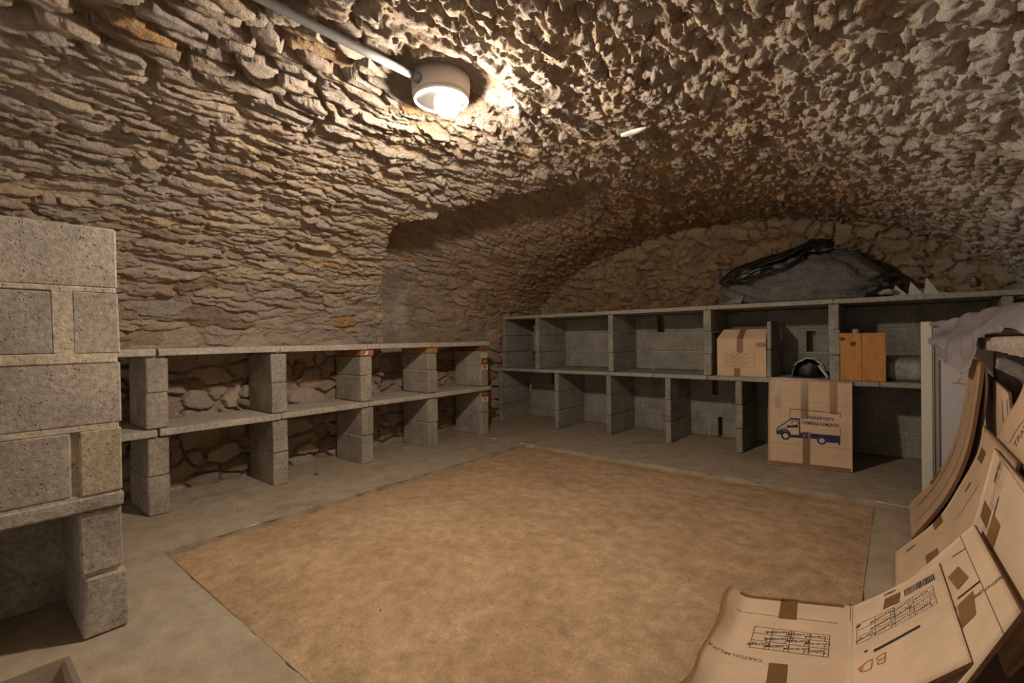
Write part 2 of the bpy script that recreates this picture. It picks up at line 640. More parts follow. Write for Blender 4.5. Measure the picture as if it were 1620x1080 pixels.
# lumpy, pitted render on the right side
wob1 = .03 * fbm(Yg * 14, Sg * 14, 40, 2)
lump = fbm(Yg * 8 + wob1, Sg * 9, 41, 3)
ridg = 1 - np.abs(fbm(Yg * 19, Sg * 22, 45, 3))
hole = sstep(.18, .42, fbm(Yg * 8.5, Sg * 9.5 + wob1 * 8, 49, 4))
chunk = sstep(.05, .16, fbm(Yg * 15, Sg * 17, 50, 4))
lowright = sstep(S_CROWN + 1.35, S_CROWN + 1.9, Sg)
far = sstep(2.4, 3.6, Yg)
H += right * (1 - .45 * lowright) * (1 - .25 * far) * (.024 * lump + .013 * (ridg - .7) - .030 * hole + .018 * chunk + .016 * fbm(Yg * 30, Sg * 33, 53, 3) + .006 * fbm(Yg * 62, Sg * 60, 54, 2))
H += .018 * fbm(Yg * 1.1, Sg * 1.3, 57, 2)
H *= .72 + .12 * topleft
# bed cut flat for the lamp and the pipe
rl = np.hypot(PXg + 1.50, Yg - 1.38)
H = np.where(Sg > 0, H - (1 - sstep(.14, .24, rl)) * np.maximum(H + .012, 0), H)
rp = np.abs(PXg + 1.505) + 9 * (Yg > 1.3)
H = H - (1 - sstep(.025, .06, rp)) * np.maximum(H - .012, 0) * (PZg > 1.9)

# recess: past a ragged groin the left side lies further out
th_e = np.array([-3.73, -3.6, -3.4, -3.1, -2.83, -2.61, -2.26, -1.88, -1.6])
ye_e = np.array([2.64, 2.52, 2.42, 2.24, 2.14, 2.36, 2.56, 2.80, 2.98])
d_e = np.array([.26, .28, .30, .31, .31, .30, .22, .05, 0.0])
Ye = np.interp(PXg, th_e, ye_e) + .035 * fbm(Yg * 0 + 3.3, Sg * 9, 61, 3)
D0 = np.interp(PXg, th_e, d_e) * (Sg < S_CROWN)
D0 = np.where(Sg < S_SPRING, .26 * sstep(.2, .9, Sg), D0)
tt = np.clip((Yg - Ye) / np.maximum(4.35 - Ye, .1), 0, 1)
rec = Yg > Ye
OUT = np.where(rec, D0 * (1 - sstep(0, 1, tt) * (1 - 0)), 0)
# plaster on the low part of the recess
plast = (sstep(2.45, 2.6, Yg) * (1 - sstep(2.95, 3.15, Yg + .1 * fbm(Yg * 6, Sg * 6, 63, 2))) * sstep(.75, .85, Sg) * (1 - sstep(1.35, 1.55, Sg))) * rec
H = H * (1 - .75 * plast)
PV = np.stack([PXg + NXg * (H - OUT), Yg, PZg + NZg * (H - OUT)], -1).reshape(-1, 3)
H0 = H
n_s, n_y = Sg.shape
ii, jj = np.meshgrid(np.arange(n_s - 1), np.arange(n_y - 1), indexing='ij')
Q = np.stack([ii * n_y + jj, (ii + 1) * n_y + jj, (ii + 1) * n_y + jj + 1, ii * n_y + jj + 1], -1).reshape(-1, 4)[:, ::-1]
cut = (rec[:-1, :-1] != rec[1:, 1:]) | (rec[:-1, 1:] != rec[1:, :-1]) | (rec[:-1, :-1] != rec[:-1, 1:])
stf = ((edge[:-1, :-1] + edge[1:, :-1] + edge[:-1, 1:] + edge[1:, 1:]) / 4 > .40) & ~cut & (plast[:-1, :-1] < .5)
fl = LAB[:-1, :-1] * 2 + rec[:-1, :-1]
tints = np.repeat(np.clip(rng.beta(2.2, 2.2, N) * .85 + (rng.random(N) < .08) * .35, 0, 1), 2)
tints = np.where(np.repeat(seeds[:, 1] < .88, 2), tints * .32 + (np.repeat(rng.random(N), 2) < .2) * .45, tints)  # deep brown bay stones tinted darker still to stand in for shelf shade
fs = Sg[:-1, :-1]
plq = (plast[:-1, :-1] >= .5) & ~cut
reveal = (cut & (np.maximum(D0[:-1, :-1], 0) > .04))
lim_l, lim_r = 1.75, S_END - 1.3
stone_s = np.repeat(seeds[:, 1], 2)[fl]
sec_key = np.where(stf, stone_s, fs)
kq = ~reveal & ~plq
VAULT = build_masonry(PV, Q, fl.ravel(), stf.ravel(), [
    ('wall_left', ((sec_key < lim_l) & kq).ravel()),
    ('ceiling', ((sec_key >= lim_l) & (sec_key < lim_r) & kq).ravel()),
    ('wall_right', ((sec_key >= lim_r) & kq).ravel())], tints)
M_OLDPL = concrete('old_plaster', (.385, .33, .275), fleck=.05, pits=.5, var=.3, warm=(.27, .22, .17), scale=.7)
sub_mesh(PV, Q[plq.ravel()], 'plaster_patch', M_OLDPL, VAULT['wall_left'], None, centre=False)
rv = sub_mesh(PV, Q[reveal.ravel()], 'arch_reveal', M_MORTAR, VAULT['ceiling'], None, centre=False, smooth=False)

# plain continuation of the vault behind the camera, low right wall
def coarse_vault(y0, y1, name, parent):
    vs, fs2 = [], []
    sub = slice(0, None, 14)
    xs, zs = px_[sub], pz_[sub]
    ys = np.linspace(y0, y1, 10)
    for x, z in zip(xs, zs):
        for y in ys:
            k = .02 * float(pnoise(x * 5 + z * 3, y * 5, 3))
            vs.append((x + k, y, z + k))
    return mk(name, vs, grid_faces(len(xs), len(ys)), M_MORTAR, parent, True)
coarse_vault(-2.2, -0.118, 'vault_behind', VAULT['ceiling'])
mk('wall_base', [(.85, -2.2, 0), (.85, 4.96, 0), (.85, 4.96, .45), (.85, -2.2, .45)], [(0, 1, 2, 3)], M_MORTAR, VAULT['wall_right'])

# ---- gable wall at the far end
GY = 4.93
gx = np.arange(-3.95, 1.05, .0105); gz = np.arange(1.16, 2.26, .0105)
GZ, GX = np.meshgrid(gz, gx, indexing='ij')
def zone_gable(x, z):
    rr = math.hypot((x - VX) / VA, (z - VZ) / VB)
    if rr > .86:
        return .15, .20, .8
    return .095, .17, 1.4
gs = make_seeds(-4.05, 1.1, 1.10, 2.3, zone_gable)
wy = .05 * fbm(GX * 4, GZ * 4, 71, 3) + .022 * fbm(GX * 20, GZ * 20, 75, 2)
ws = .04 * fbm(GX * 3.5, GZ * 4, 79, 3) + .020 * fbm(GX * 20, GZ * 20, 83, 2)
g1, g2, GL = cells(GX + wy, GZ + ws, gs)
e = (g2 - g1) * gs[GL, 3]
ring = sstep(.86, .93, np.hypot((GX - VX) / VA, (GZ - VZ) / VB) + .02 * fbm(GX * 5, GZ * 5, 87, 2))
gp = rng.uniform(-.02, .03, len(gs))
ed = sstep(.006, .024, e)
gh = -.035 * (1 - ed) + ed * (gp[GL] + .014 * (1 - np.clip(g1, 0, 1.2) ** 2)) - .045 * sstep(.12, .4, fbm(GX * 4.5, GZ * 6, 90, 3)) * (1 - ring) + .030 * fbm(GX * 6, GZ * 8, 91, 4) + .014 * fbm(GX * 26, GZ * 26, 95, 2)
gh = gh + .05 * ring - .02
PG = np.stack([GX, GY - gh, GZ], -1).reshape(-1, 3)
n_s, n_y = GX.shape
ii, jj = np.meshgrid(np.arange(n_s - 1), np.arange(n_y - 1), indexing='ij')
QG = np.stack([ii * n_y + jj, (ii + 1) * n_y + jj, (ii + 1) * n_y + jj + 1, ii * n_y + jj + 1], -1).reshape(-1, 4)[:, ::-1]
inside = (np.hypot((GX - VX) / (VA + .16), (GZ - VZ) / (VB + .13)) < 1)[:-1, :-1]
gst = (ed[:-1, :-1] > .4)
rs = np.hypot((gs[:, 0] - VX) / VA, (gs[:, 1] - VZ) / VB)
gt = np.where(rs > .84, rng.uniform(.60, .82, len(gs)), np.where(rng.random(len(gs)) < .45, rng.uniform(.85, 1.0, len(gs)), rng.uniform(.05, .7, len(gs))))
GB = build_masonry(PG, QG, GL[:-1, :-1].ravel(), gst.ravel(), [('wall_back', inside.ravel())], gt, M_GSTONE, M_GMORTAR)
mk('backing', [(-4.0, 4.97, 0), (1.05, 4.97, 0), (1.05, 4.97, 1.3), (-4.0, 4.97, 1.3)], [(0, 3, 2, 1)], M_MORTAR, GB['wall_back'])

# ------------------------------------------------------------------ floor: concrete border round bare earth
DX0, DX1, DY0, DY1 = -2.72, -0.11, 0.675, 3.50
def patch(x0, x1, y0, y1, step, zf, ex=0, ey=0):
    nx = max(2, int((x1 - x0) / step) + 1); ny = max(2, int((y1 - y0) / step) + 1)
    X, Y = np.meshgrid(np.linspace(x0, x1, nx), np.linspace(y0, y1, ny), indexing='ij')
    return X, Y, zf(X, Y), grid_faces(nx, ny)
zc = lambda X, Y: .004 * fbm(X * 2, Y * 2, 101, 3)
fv, ff = [], []
def add_patch(x0, x1, y0, y1):
    X, Y, Z, f = patch(x0, x1, y0, y1, .05, zc)
    # ragged inner border against the earth
    wob = .010 * pnoise(X * 9 + 2, Y * 9, 103) + .006 * pnoise(X * 31, Y * 31, 104)
    nearx = (np.abs(X - DX0) < .01) | (np.abs(X - DX1) < .01)
    neary = (np.abs(Y - DY0) < .01) | (np.abs(Y - DY1) < .01)
    X = X + wob * nearx; Y = Y + wob * neary
    b = len(fv)
    fv.extend(np.stack([X, Y, Z], -1).reshape(-1, 3).tolist())
    ff.extend([tuple(b + k for k in q[::-1])[::-1] for q in f])
STEP = .275
add_patch(-3.85, DX0, STEP, DY1); add_patch(DX1, .86, STEP, DY1)
add_patch(-3.85, .86, DY1, 4.98); add_patch(DX0, DX1, STEP, DY0)
add_patch(-3.85, -2.07, -1.2, STEP)
# lip down to the earth, and the rounded nosing of the step
def strip(p, q, n, drop):
    b = len(fv)
    for k in range(n + 1):
        t = k / n
        x = p[0] + (q[0] - p[0]) * t; y = p[1] + (q[1] - p[1]) * t
        fv.append((x, y, .003)); fv.append((x, y, -drop))
    for k in range(n):
        ff.append((b + 2 * k, b + 2 * k + 1, b + 2 * k + 3, b + 2 * k + 2))
for p, q in (((DX0, DY0), (DX0, DY1)), ((DX0, DY1), (DX1, DY1)), ((DX1, DY1), (DX1, DY0)), ((DX1, DY0), (DX0, DY0))):
    strip(p, q, 40, .06)
FLOOR = structure(mk('floor', fv, ff, M_FLOOR, None, True))
nos_v, nos_f = [], []
prof = [(0, 0.004), (-.02, .002), (-.032, -.008), (-.037, -.022), (-.037, -.05), (-.03, -.06), (-.028, -.32)]
for (dy, z) in prof:
    for k in range(2):
        nos_v.append((-2.07 + k * 2.93, STEP + dy, z))
mk('step_nosing', nos_v, grid_faces(len(prof), 2), M_FLOOR, FLOOR, False)
mk('lower_floor', [(-2.07, -2.2, -.32), (.86, -2.2, -.32), (.86, STEP, -.32), (-2.07, STEP, -.32)], [(0, 1, 2, 3)], M_FLOOR, FLOOR)
mk('pit_side', [(-2.07, -1.2, 0), (-2.07, STEP, 0), (-2.07, STEP, -.32), (-2.07, -1.2, -.32)], [(0, 1, 2, 3)], M_FLOOR, FLOOR)
def ze(X, Y):
    d = np.minimum(np.minimum(X - DX0, DX1 - X), np.minimum(Y - DY0, DY1 - Y))
    return -.018 + .010 * fbm(X * 2.2, Y * 2.2, 111, 3) + .006 * fbm(X * 11, Y * 11, 113, 3) - .010 * (1 - sstep(.02, .16, d))
X, Y, Z, f = patch(DX0 - .03, DX1 + .03, DY0 - .03, DY1 + .03, .018, ze)
mk('earth_floor', np.stack([X, Y, Z], -1).reshape(-1, 3), f, M_EARTH, FLOOR, True)
# crumbs of grit lying on the floor
cv, cf = [], []
def add_crumb(x, y, z, r):
    b = len(cv)
    a0 = random.uniform(0, 6)
    for k in range(5):
        a = a0 + k * 2 * PI / 5
        cv.append((x + r * random.uniform(.7, 1.3) * math.cos(a), y + r * random.uniform(.7, 1.3) * math.sin(a), z - .004))
    cv.append((x, y, z + r * random.uniform(.5, .9)))
    for k in range(5):
        cf.append((b + k, b + (k + 1) % 5, b + 5))
for k in range(640):
    x = random.uniform(DX0, DX1); y = random.uniform(DY0, DY1)
    if k % 3:
        s = random.randrange(3); dd = abs(random.gauss(0, .05)) + .01
        if s == 0: x = DX0 + dd
        elif s == 1: y = DY1 - dd
        else: x = DX1 - dd
    zz = float(ze(np.array(x), np.array(y)))
    add_crumb(x, y, zz, random.choice((.002, .003, .004, .0055, .008)) * random.uniform(.8, 1.3))
for k in range(120):
    add_crumb(random.uniform(-3.28, DX0), random.uniform(.7, 4.2), .002, random.uniform(.002, .006))
for k in range(60):
    add_crumb(random.uniform(-3.2, -.85), random.uniform(3.55, 4.24), .002, random.uniform(.002, .007))
M_CRUMB = plain('grit', (.24, .155, .09), .95, var=.4, scale=60)
gr = mk('grit_crumbs', cv, cf, M_CRUMB)
gr['kind'] = 'stuff'
tag(gr, 'small brown grit crumbs scattered along the edges of the earth floor', 'grit')

# ------------------------------------------------------------------ left shelving: block piers and concrete shelves
LF, LB = -3.335, -3.72
LS = thing('block_shelving', 'low two-tier shelf of concrete blocks and pale slabs along the left stone wall', 'shelving', (-3.52, 2.1, 0))
piers = [.757 + .7 * i for i in range(5)]
M_BRICK = concrete('red_brick', (.42, .17, .075), fleck=.2, pits=.3, var=.2)
M_BRICKO = concrete('ochre_brick', (.45, .23, .07), fleck=.1, pits=.5, var=.3)
M_BRICKD = concrete('dark_red_brick', (.26, .10, .05), fleck=.1, pits=.3, var=.2)
M_WHITE = plain('white_paint', (.75, .72, .66), .7)
for i, y in enumerate(piers):
    w = .105 if i < 3 else .11
    zs = [(0, .222), (.229, .452), (.503, .708), (.714, .905)]
    for k, (a, b) in enumerate(zs):
        sh = random.uniform(-.004, .004)
        top = b
        if k == 3:
            top = .868 if i >= 2 else .912
        box('concrete_block', LB, LF + sh, y + sh * .5, y + w + sh * .5, a, top, M_BLOCK, LS, variant=(i + k) % 3, jit=.003)
        if k in (0, 2):
            box('mortar_joint', LB + .02, LF - .012, y + .006, y + w - .006, b - .002, b + .009, M_JOINT, LS, bev=0)
    if i == 2:
        br = box('brick', LB, LF + .006, y - .006, y + w + .010, .871, .921, M_BRICK, LS, label='red brick flecked with white paint on top of a pier')
        mk('paint_splash', [(LF + .0095, y + .03, .876), (LF + .0095, y + .055, .884), (LF + .0095, y + .06, .914), (LF + .0095, y + .038, .905)], [(0, 1, 2, 3)], M_WHITE, br)
    elif i == 3:
        box('brick', LB, LF + .005, y - .004, y + w + .004, .871, .921, M_BRICKO, LS, label='ochre brick on top of a pier')
    elif i == 4:
        box('brick', LB, LF + .005, y + .002, y + w - .002, .868, .922, M_BRICKD, LS, label='dark red brick on top of a pier')
    else:
        box('mortar_joint', LB + .02, LF - .02, y + .01, y + w - .01, .908, .928, M_JOINT, LS, bev=0)
jy = [.06] + [p + .052 for p in piers[:-1]] + [3.70]
for k in range(5):
    for (z0, z1, fr) in ((.458, .499, -3.316), (.925, .968, -3.312)):
        dz = random.uniform(-.003, .003); dx = random.uniform(-.006, .006)
        if z0 > .7 and k == 4: fr = -3.322
        box('shelf_slab', LB - .05, fr + dx, jy[k] + .004, jy[k + 1] - .004, z0 + dz * .3, z1 + dz * .3, M_SLAB, LS, bev=.007, jit=.003, variant=k, seg=2)
# printed paper labels pasted on the end pier
LABC = [(.795, .852, (.62, .58, .46), (.32, .34, .26), 'bar'), (.728, .788, (.24, .075, .03), (.60, .36, .24), 'dot'), (.668, .726, (.62, .44, .20), (.33, .20, .06), 'blob'),
        (.395, .445, (.19, .085, .035), (.50, .24, .12), 'dot'), (.335, .392, (.66, .50, .38), (.50, .18, .10), 'dot')]
for q, (a, b, c, c2, kind) in enumerate(LABC):
    m = plain('label_paper', c, .6); m2 = plain('label_print', c2, .6)
    y0 = piers[4] + .010; y1 = y0 + .092; x = LF + .0065
    lb = mk('paper_label', [(x, y0, a), (x, y1, a), (x, y1, b), (x, y0, b), (x - .006, y0, a), (x - .006, y1, a), (x - .006, y1, b), (x - .006, y0, b)],
            [(0, 1, 2, 3), (4, 7, 6, 5), (0, 4, 5, 1), (1, 5, 6, 2), (2, 6, 7, 3), (3, 7, 4, 0)], m, LS)
    yc, zc2 = (y0 + y1) / 2, (a + b) / 2
    pv, pf = [], []
    if kind == 'bar':
        def rect(u0, u1, w0, w1):
            bb = len(pv); pv.extend([(x + .0006, u0, w0), (x + .0006, u1, w0), (x + .0006, u1, w1), (x + .0006, u0, w1)]); pf.append((bb, bb + 1, bb + 2, bb + 3))
        rect(yc - .030, yc + .030, zc2 - .005, zc2 + .005)
        rect(y0 + .004, y1 - .004, b - .008, b - .004); rect(y0 + .004, y1 - .004, a + .004, a + .008)
        rect(y0 + .004, y0 + .008, a + .004, b - .004); rect(y1 - .008, y1 - .004, a + .004, b - .004)
    else:
        rr = .015 if kind == 'dot' else .02
        n = 14
        for k in range(n):
            an = 2 * PI * k / n
            r2 = rr * (1 if kind == 'dot' else random.uniform(.75, 1.2))
            pv.append((x + .0006, yc + r2 * 1.25 * math.cos(an), zc2 + .004 + r2 * .85 * math.sin(an)))
        pf.append(tuple(range(n)))
    mk('label_print', pv, pf, m2, lb)
pb = bmesh.new()
bmesh.ops.create_icosphere(pb, subdivisions=2, radius=.016)
for q in pb.verts:
    q.co *= random.uniform(.75, 1.15); q.co.z *= .8
me = bpy.data.meshes.new('pebble'); pb.to_mesh(me); pb.free(); me.materials.append(M_CRUMB)
po = link(bpy.data.objects.new('pebble', me)); po.location = (-3.36, 1.78, .012)
tag(po, 'small brown pebble alone on the concrete between two block piers', 'pebble')

# ------------------------------------------------------------------ back shelving
BF, BBK = 4.28, 4.83
BS = thing('grey_shelving', 'wide two-tier grey block shelf with many bays against the end wall', 'shelving', (-1.6, 4.55, 0))
TU = .052
lowx = [-3.70, -2.89, -2.26, -1.65, -1.04, -.44, .52]
upx = [-3.63, -3.14, -2.23, -1.29, -.37, .54]
def upright(x, z0, z1, n, w=TU, yf=BF, yb=BBK):
    h = (z1 - z0) / n
    for k in range(n):
        sh = random.uniform(-.003, .003)
        box('thin_block', x - w / 2 + sh, x + w / 2 + sh, yf + random.uniform(0, .004), yb, z0 + k * h + .002, z0 + (k + 1) * h - .002, M_BLOCKD, BS, bev=.004, jit=.0015, variant=k)
for x in lowx:
    upright(x, 0, .608, 3)
for x in upx:
    upright(x, .643, 1.219, 3, .066 if x in (-.37, -1.29) else TU)
upright(-.815, .643, 1.105, 2, .03, 4.31, 4.74)
for (z0, z1, xs) in ((.608, .643, [-3.74, -3.2, -2.7, -2.26, -1.78, -1.29, -.8, -.1, .56]), (1.219, 1.254, [-3.68, -3.1, -2.23, -1.29, -.37, .62])):
    for a, b in zip(xs[:-1], xs[1:]):
        box('shelf_slab', a + .0015, b - .0015, BF - .012, BBK + .06, z0 + random.uniform(-.001, .001), z1, M_SLABG, BS, bev=.004, jit=.0015)
gaps = {5: [(-1.965, -1.915)], 4: [(-.612, -.556)], 2: [(-3.32, -3.28), (-1.41, -1.365)], 1: [(-3.02, -3.0)], 0: [(-1.36, -1.33)]}
zr = [0, .205, .41, .608, .643, .835, 1.03, 1.219]
rows = [(0, .203), (.205, .405), (.408, .606), (.645, .833), (.836, 1.028), (1.031, 1.217)]
for r_, (a, b) in enumerate(rows):
    x = -3.95 + (r_ % 2) * .25 + .06 * r_
    ed_ = []
    while x < .7:
        ed_.append((x, min(x + .5, .75)))
        x += .5
    for (g0, g1) in gaps.get(r_, []):
        nw = []
        for (p, q) in ed_:
            if q <= g0 or p >= g1: nw.append((p, q))
            else:
                if p < g0 - .03: nw.append((p, g0))
                if q > g1 + .03: nw.append((g1, q))
        ed_ = nw
    for (p, q) in ed_:
        box('lining_block', p + .004, q - .004, BBK + .002 + random.uniform(0, .006), BBK + .085, a + .003, b - .003, M_BLOCKD, BS, bev=.004, jit=.002)
    for (p, q) in zip(ed_[:-1], ed_[1:]):
        if abs(q[0] - p[1]) < .01:
            box('mortar_joint', p[1] - .007, p[1] + .007, BBK + .006, BBK + .07, a, b, M_JOINTG, BS, bev=0)
    box('mortar_joint', -3.8, .7, BBK + .007, BBK + .07, b - .006, b + .006, M_JOINTG, BS, bev=0) if r_ not in (2, 5) else None

# ------------------------------------------------------------------ near block wall at the left edge
NX0, NX1 = -2.53, -2.13
NW = thing('block_wall', 'tall grey concrete block wall at the left edge over an open bay', 'wall', (-2.33, .1, 0))
ends = [(.0, .205), (.215, .43), (.487, .705), (.722, .935), (.955, 1.178), (1.19, 1.40)]
NE0, NE1 = .297, .41
box('concrete_block', NX0, NX1 + .006, NE0 + .004, NE1 + .004, 0.002, .203, M_BLOCK, NW, variant=1, jit=.004)
box('concrete_block', NX0, NX1, NE0, NE1, .218, .428, M_BLOCK, NW, variant=2, jit=.004)
box('mortar_joint', NX0 + .01, NX1 - .012, NE0 + .008, NE1 - .008, .2, .222, M_JOINT, NW, bev=0)
box('shelf_slab', NX0, NX1 + .008, -.75, NE1 + .002, .433, .482, M_BLOCK, NW, bev=.006)
box('concrete_block', NX0, NX1, -.21, .278, .488, .706, M_BLOCK, NW, variant=3)
box('concrete_block', NX0, NX1 + .003, NE0, NE1, .486, .708, M_YBLOCK, NW, variant=4, label='yellowish cut block')
box('concrete_block', NX0, NX1, -.12, NE1, .724, .937, M_BLOCK, NW, variant=5)
box('concrete_block', NX0, NX1, -.25, .245, .968, 1.178, M_BLOCK, NW, variant=6)
box('concrete_block', NX0, NX1 + .002, .286, NE1, .966, 1.18, M_BLOCK, NW, variant=7)
box('mortar_joint', NX0 + .01, NX1 - .0005, .240, .290, .955, 1.19, M_JOINT, NW, bev=0)
box('concrete_block', NX0, NX1, -.09, NE1 - .002, 1.193, 1.402, M_BLOCK, NW, variant=8)
for (a, b) in ((-.73, -.215), (-.64, -.125), (-.77, -.255), (-.6, -.095)):
    pass
for (yy, a, b) in ((-.212, .488, .706), (-.122, .724, .937), (-.252, .968, 1.178), (-.092, 1.193, 1.402)):
    box('concrete_block', NX0, NX1, yy - .52, yy - .012, a, b, M_BLOCK, NW, variant=9)
for (a, b, dx) in ((.704, .726, .0005), (.935, .970, -.001), (1.177, 1.195, .0005), (.480, .490, .002)):
    box('mortar_joint', NX0 + .01, NX1 - dx, -.75, NE1 - .006, a, b, M_JOINT, NW, bev=.003, jit=.001)
box('mortar_joint', NX0 + .01, NX1 - .012, .276, .299, .484, .708, M_JOINT, NW, bev=0)
M_PLASTER = concrete('mouldy_plaster', (.36, .325, .25), fleck=.1, pits=.4, var=.5, warm=(.20, .17, .12))
box('bay_back', NX0 - .03, NX0, -.75, NE1, 0, 1.4, M_PLASTER, NW, bev=0)
box('concrete_block', NX0, NX1, -.32, -.21, .002, .43, M_BLOCK, NW, variant=2, jit=.004)

# ------------------------------------------------------------------ right shelving
RS = thing('slab_shelf', 'right hand shelf slab of rough pale concrete above the leaning cardboard', 'shelving', (.56, 2.1, 0))
M_SLABP = concrete('rough_slab', (.47, .40, .335), fleck=.15, pits=.6, var=.15)
sv = []
ny_ = 60
ys = np.linspace(3.2, .9, ny_)
pr = [(.84, .978), (.32, .980), (.303, .972), (.300, .945), (.305, .916), (.33, .910), (.84, .910)]
for y in ys:
    for (x, z) in pr:
        w = .006 * float(pnoise(y * 14, x * 30 + z * 40, 5))
        sv.append((x + w * (x < .5), y + w, z + w * .5))
sf = grid_faces(ny_, len(pr)) + [tuple(range(len(pr)))[::-1], tuple(range((ny_ - 1) * len(pr), ny_ * len(pr)))]
mk('shelf_slab', sv, sf, M_SLABP, RS)
for y in (3.08, 2.05, 1.0):
    for k in range(4):
        box('concrete_block', .345, .82, y - .05, y + .05, .002 + k * .2265, .2235 + k * .2265, M_BLOCK, RS, variant=k)

# ------------------------------------------------------------------ ceiling lamp, conduit
LX, LY, LZ = -1.50, 1.38, 2.085
LP = thing('ceiling_lamp', 'round white bulkhead lamp lit on the crown of the vault', 'lamp', (LX, LY, LZ))
M_LAMP = plain('lamp_housing', (.62, .58, .54), .5, spec=.5, var=.04)
M_CHROME = plain('chrome', (.62, .62, .62), .18, metal=1, var=.03)
v, f = lathe([(0.0, .03), (.122, .03), (.125, .0), (.121, -.045), (.115, -.058), (.108, -.058)], (LX, LY, LZ), 48)
mk('housing', v, f, M_LAMP, LP, True)
v, f = lathe([(.108, -.058), (.118, -.060), (.119, -.068), (.112, -.072), (.106, -.068)], (LX, LY, LZ), 48)
mk('rim_ring', v, f, M_WHITE, LP, True)
v, f = lathe([(.107, -.062), (.085, -.045), (.05, -.030), (.022, -.026), (0.0, -.026)], (LX, LY, LZ), 40)
mk('reflector', v, f, M_CHROME, LP, True)
BXc = (LX + .028, LY + .010, LZ)
v, f = lathe([(.0, -.024), (.020, -.026), (.022, -.055), (.018, -.06)], BXc, 20)
mk('socket', v, f, M_WHITE, LP, True)
t = NT('lit_bulb')
t.b.inputs['Base Color'].default_value = (1, .95, .85, 1)
t.b.inputs['Emission Color'].default_value = (1.0, .84, .675, 1)
t.b.inputs['Emission Strength'].default_value = BULB_STRENGTH
prof = [(.018, -.045)]
for k in range(13):
    a = PI * (.14 + .86 * k / 12)
    prof.append((max(.056 * math.sin(a), .0002), -.088 + .056 * math.cos(a)))
v, f = lathe(prof, BXc, 28)
mk('bulb', v, f, t.m, LP, True)
M_PVC = plain('grey_pvc', (.27, .275, .285), .45, spec=.5, var=.05)
CD = thing('conduit', 'straight grey conduit pipe running along the vault crown to the lamp', 'pipe', (LX, .4, 2.05))
v, f = tube([(LX - .02, -.3, 2.052), (LX - .012, .4, 2.054), (LX - .004, 1.0, 2.058), (LX, 1.235, 2.061)], .0155, 16)
mk('pipe', v, f, M_PVC, CD, True)
v, f = tube([(LX, 1.225, 2.061), (LX, 1.262, 2.061)], .021, 16)
mk('pipe_end_gland', v, f, M_PVC, CD, True)
for y in (.55,):
    v, f = tube([(LX - .009, y - .008, 2.056), (LX - .009, y + .008, 2.056)], .020, 14)
    mk('clip', v, f, M_PVC, CD, True)

# plaster lumps and a bracket by the lamp
def blob(name, c, r, mat, parent, seed=0, sub=2, amp=.3):
    bm = bmesh.new()
    bmesh.ops.create_icosphere(bm, subdivisions=sub, radius=1)
    vs = np.array([q.co[:] for q in bm.verts])
    n = fbm(vs[:, 0] * 1.6 + vs[:, 2], vs[:, 1] * 1.6 - vs[:, 2] * .7, seed, 3)
    vs = vs * (1 + amp * n)[:, None] * np.array(r) + np.array(c)
    fs3 = [tuple(q.index for q in p.verts) for p in bm.faces]
    bm.free()
    return mk(name, vs, fs3, mat, parent, False)
M_GYP = plain('white_plaster', (.78, .75, .70), .85)
BR = thing('wall_bracket', 'small white metal bracket in a hole beside the ceiling lamp', 'bracket', (-1.30, 1.60, 2.06))
box('bracket_plate', -1.345, -1.285, 1.585, 1.645, 2.035, 2.042, M_WHITE, BR, bev=.002, jit=.001, rot=.5)
box('bracket_stem', -1.32, -1.30, 1.605, 1.625, 2.04, 2.10, M_WHITE, BR, bev=.002, jit=.001, rot=.5)
blob('plaster_dab', (-1.05, 2.30, 2.055), (.075, .020, .014), M_GYP, VAULT['ceiling'], 5)

# ------------------------------------------------------------------ cardboard
def catmull(pts, n):
    pts = [np.array(p, float) for p in pts]
    if len(pts) == 2:
        return np.array([pts[0] + (pts[1] - pts[0]) * k / (n - 1) for k in range(n)])
    P = [2 * pts[0] - pts[1]] + pts + [2 * pts[-1] - pts[-2]]
    seg = [np.linalg.norm(P[i + 2] - P[i + 1]) for i in range(len(pts) - 1)]
    cum = np.concatenate([[0], np.cumsum(seg)])
    out = []
    for k in range(n):
        d = cum[-1] * k / (n - 1)
        i = min(np.searchsorted(cum, d, 'right') - 1, len(seg) - 1)
        t = (d - cum[i]) / seg[i]
        a, b, c, e2 = P[i], P[i + 1], P[i + 2], P[i + 3]
        out.append(.5 * ((2 * b) + (-a + c) * t + (2 * a - 5 * b + 4 * c - e2) * t * t + (-a + 3 * b - 3 * c + e2) * t ** 3))
    return np.array(out)

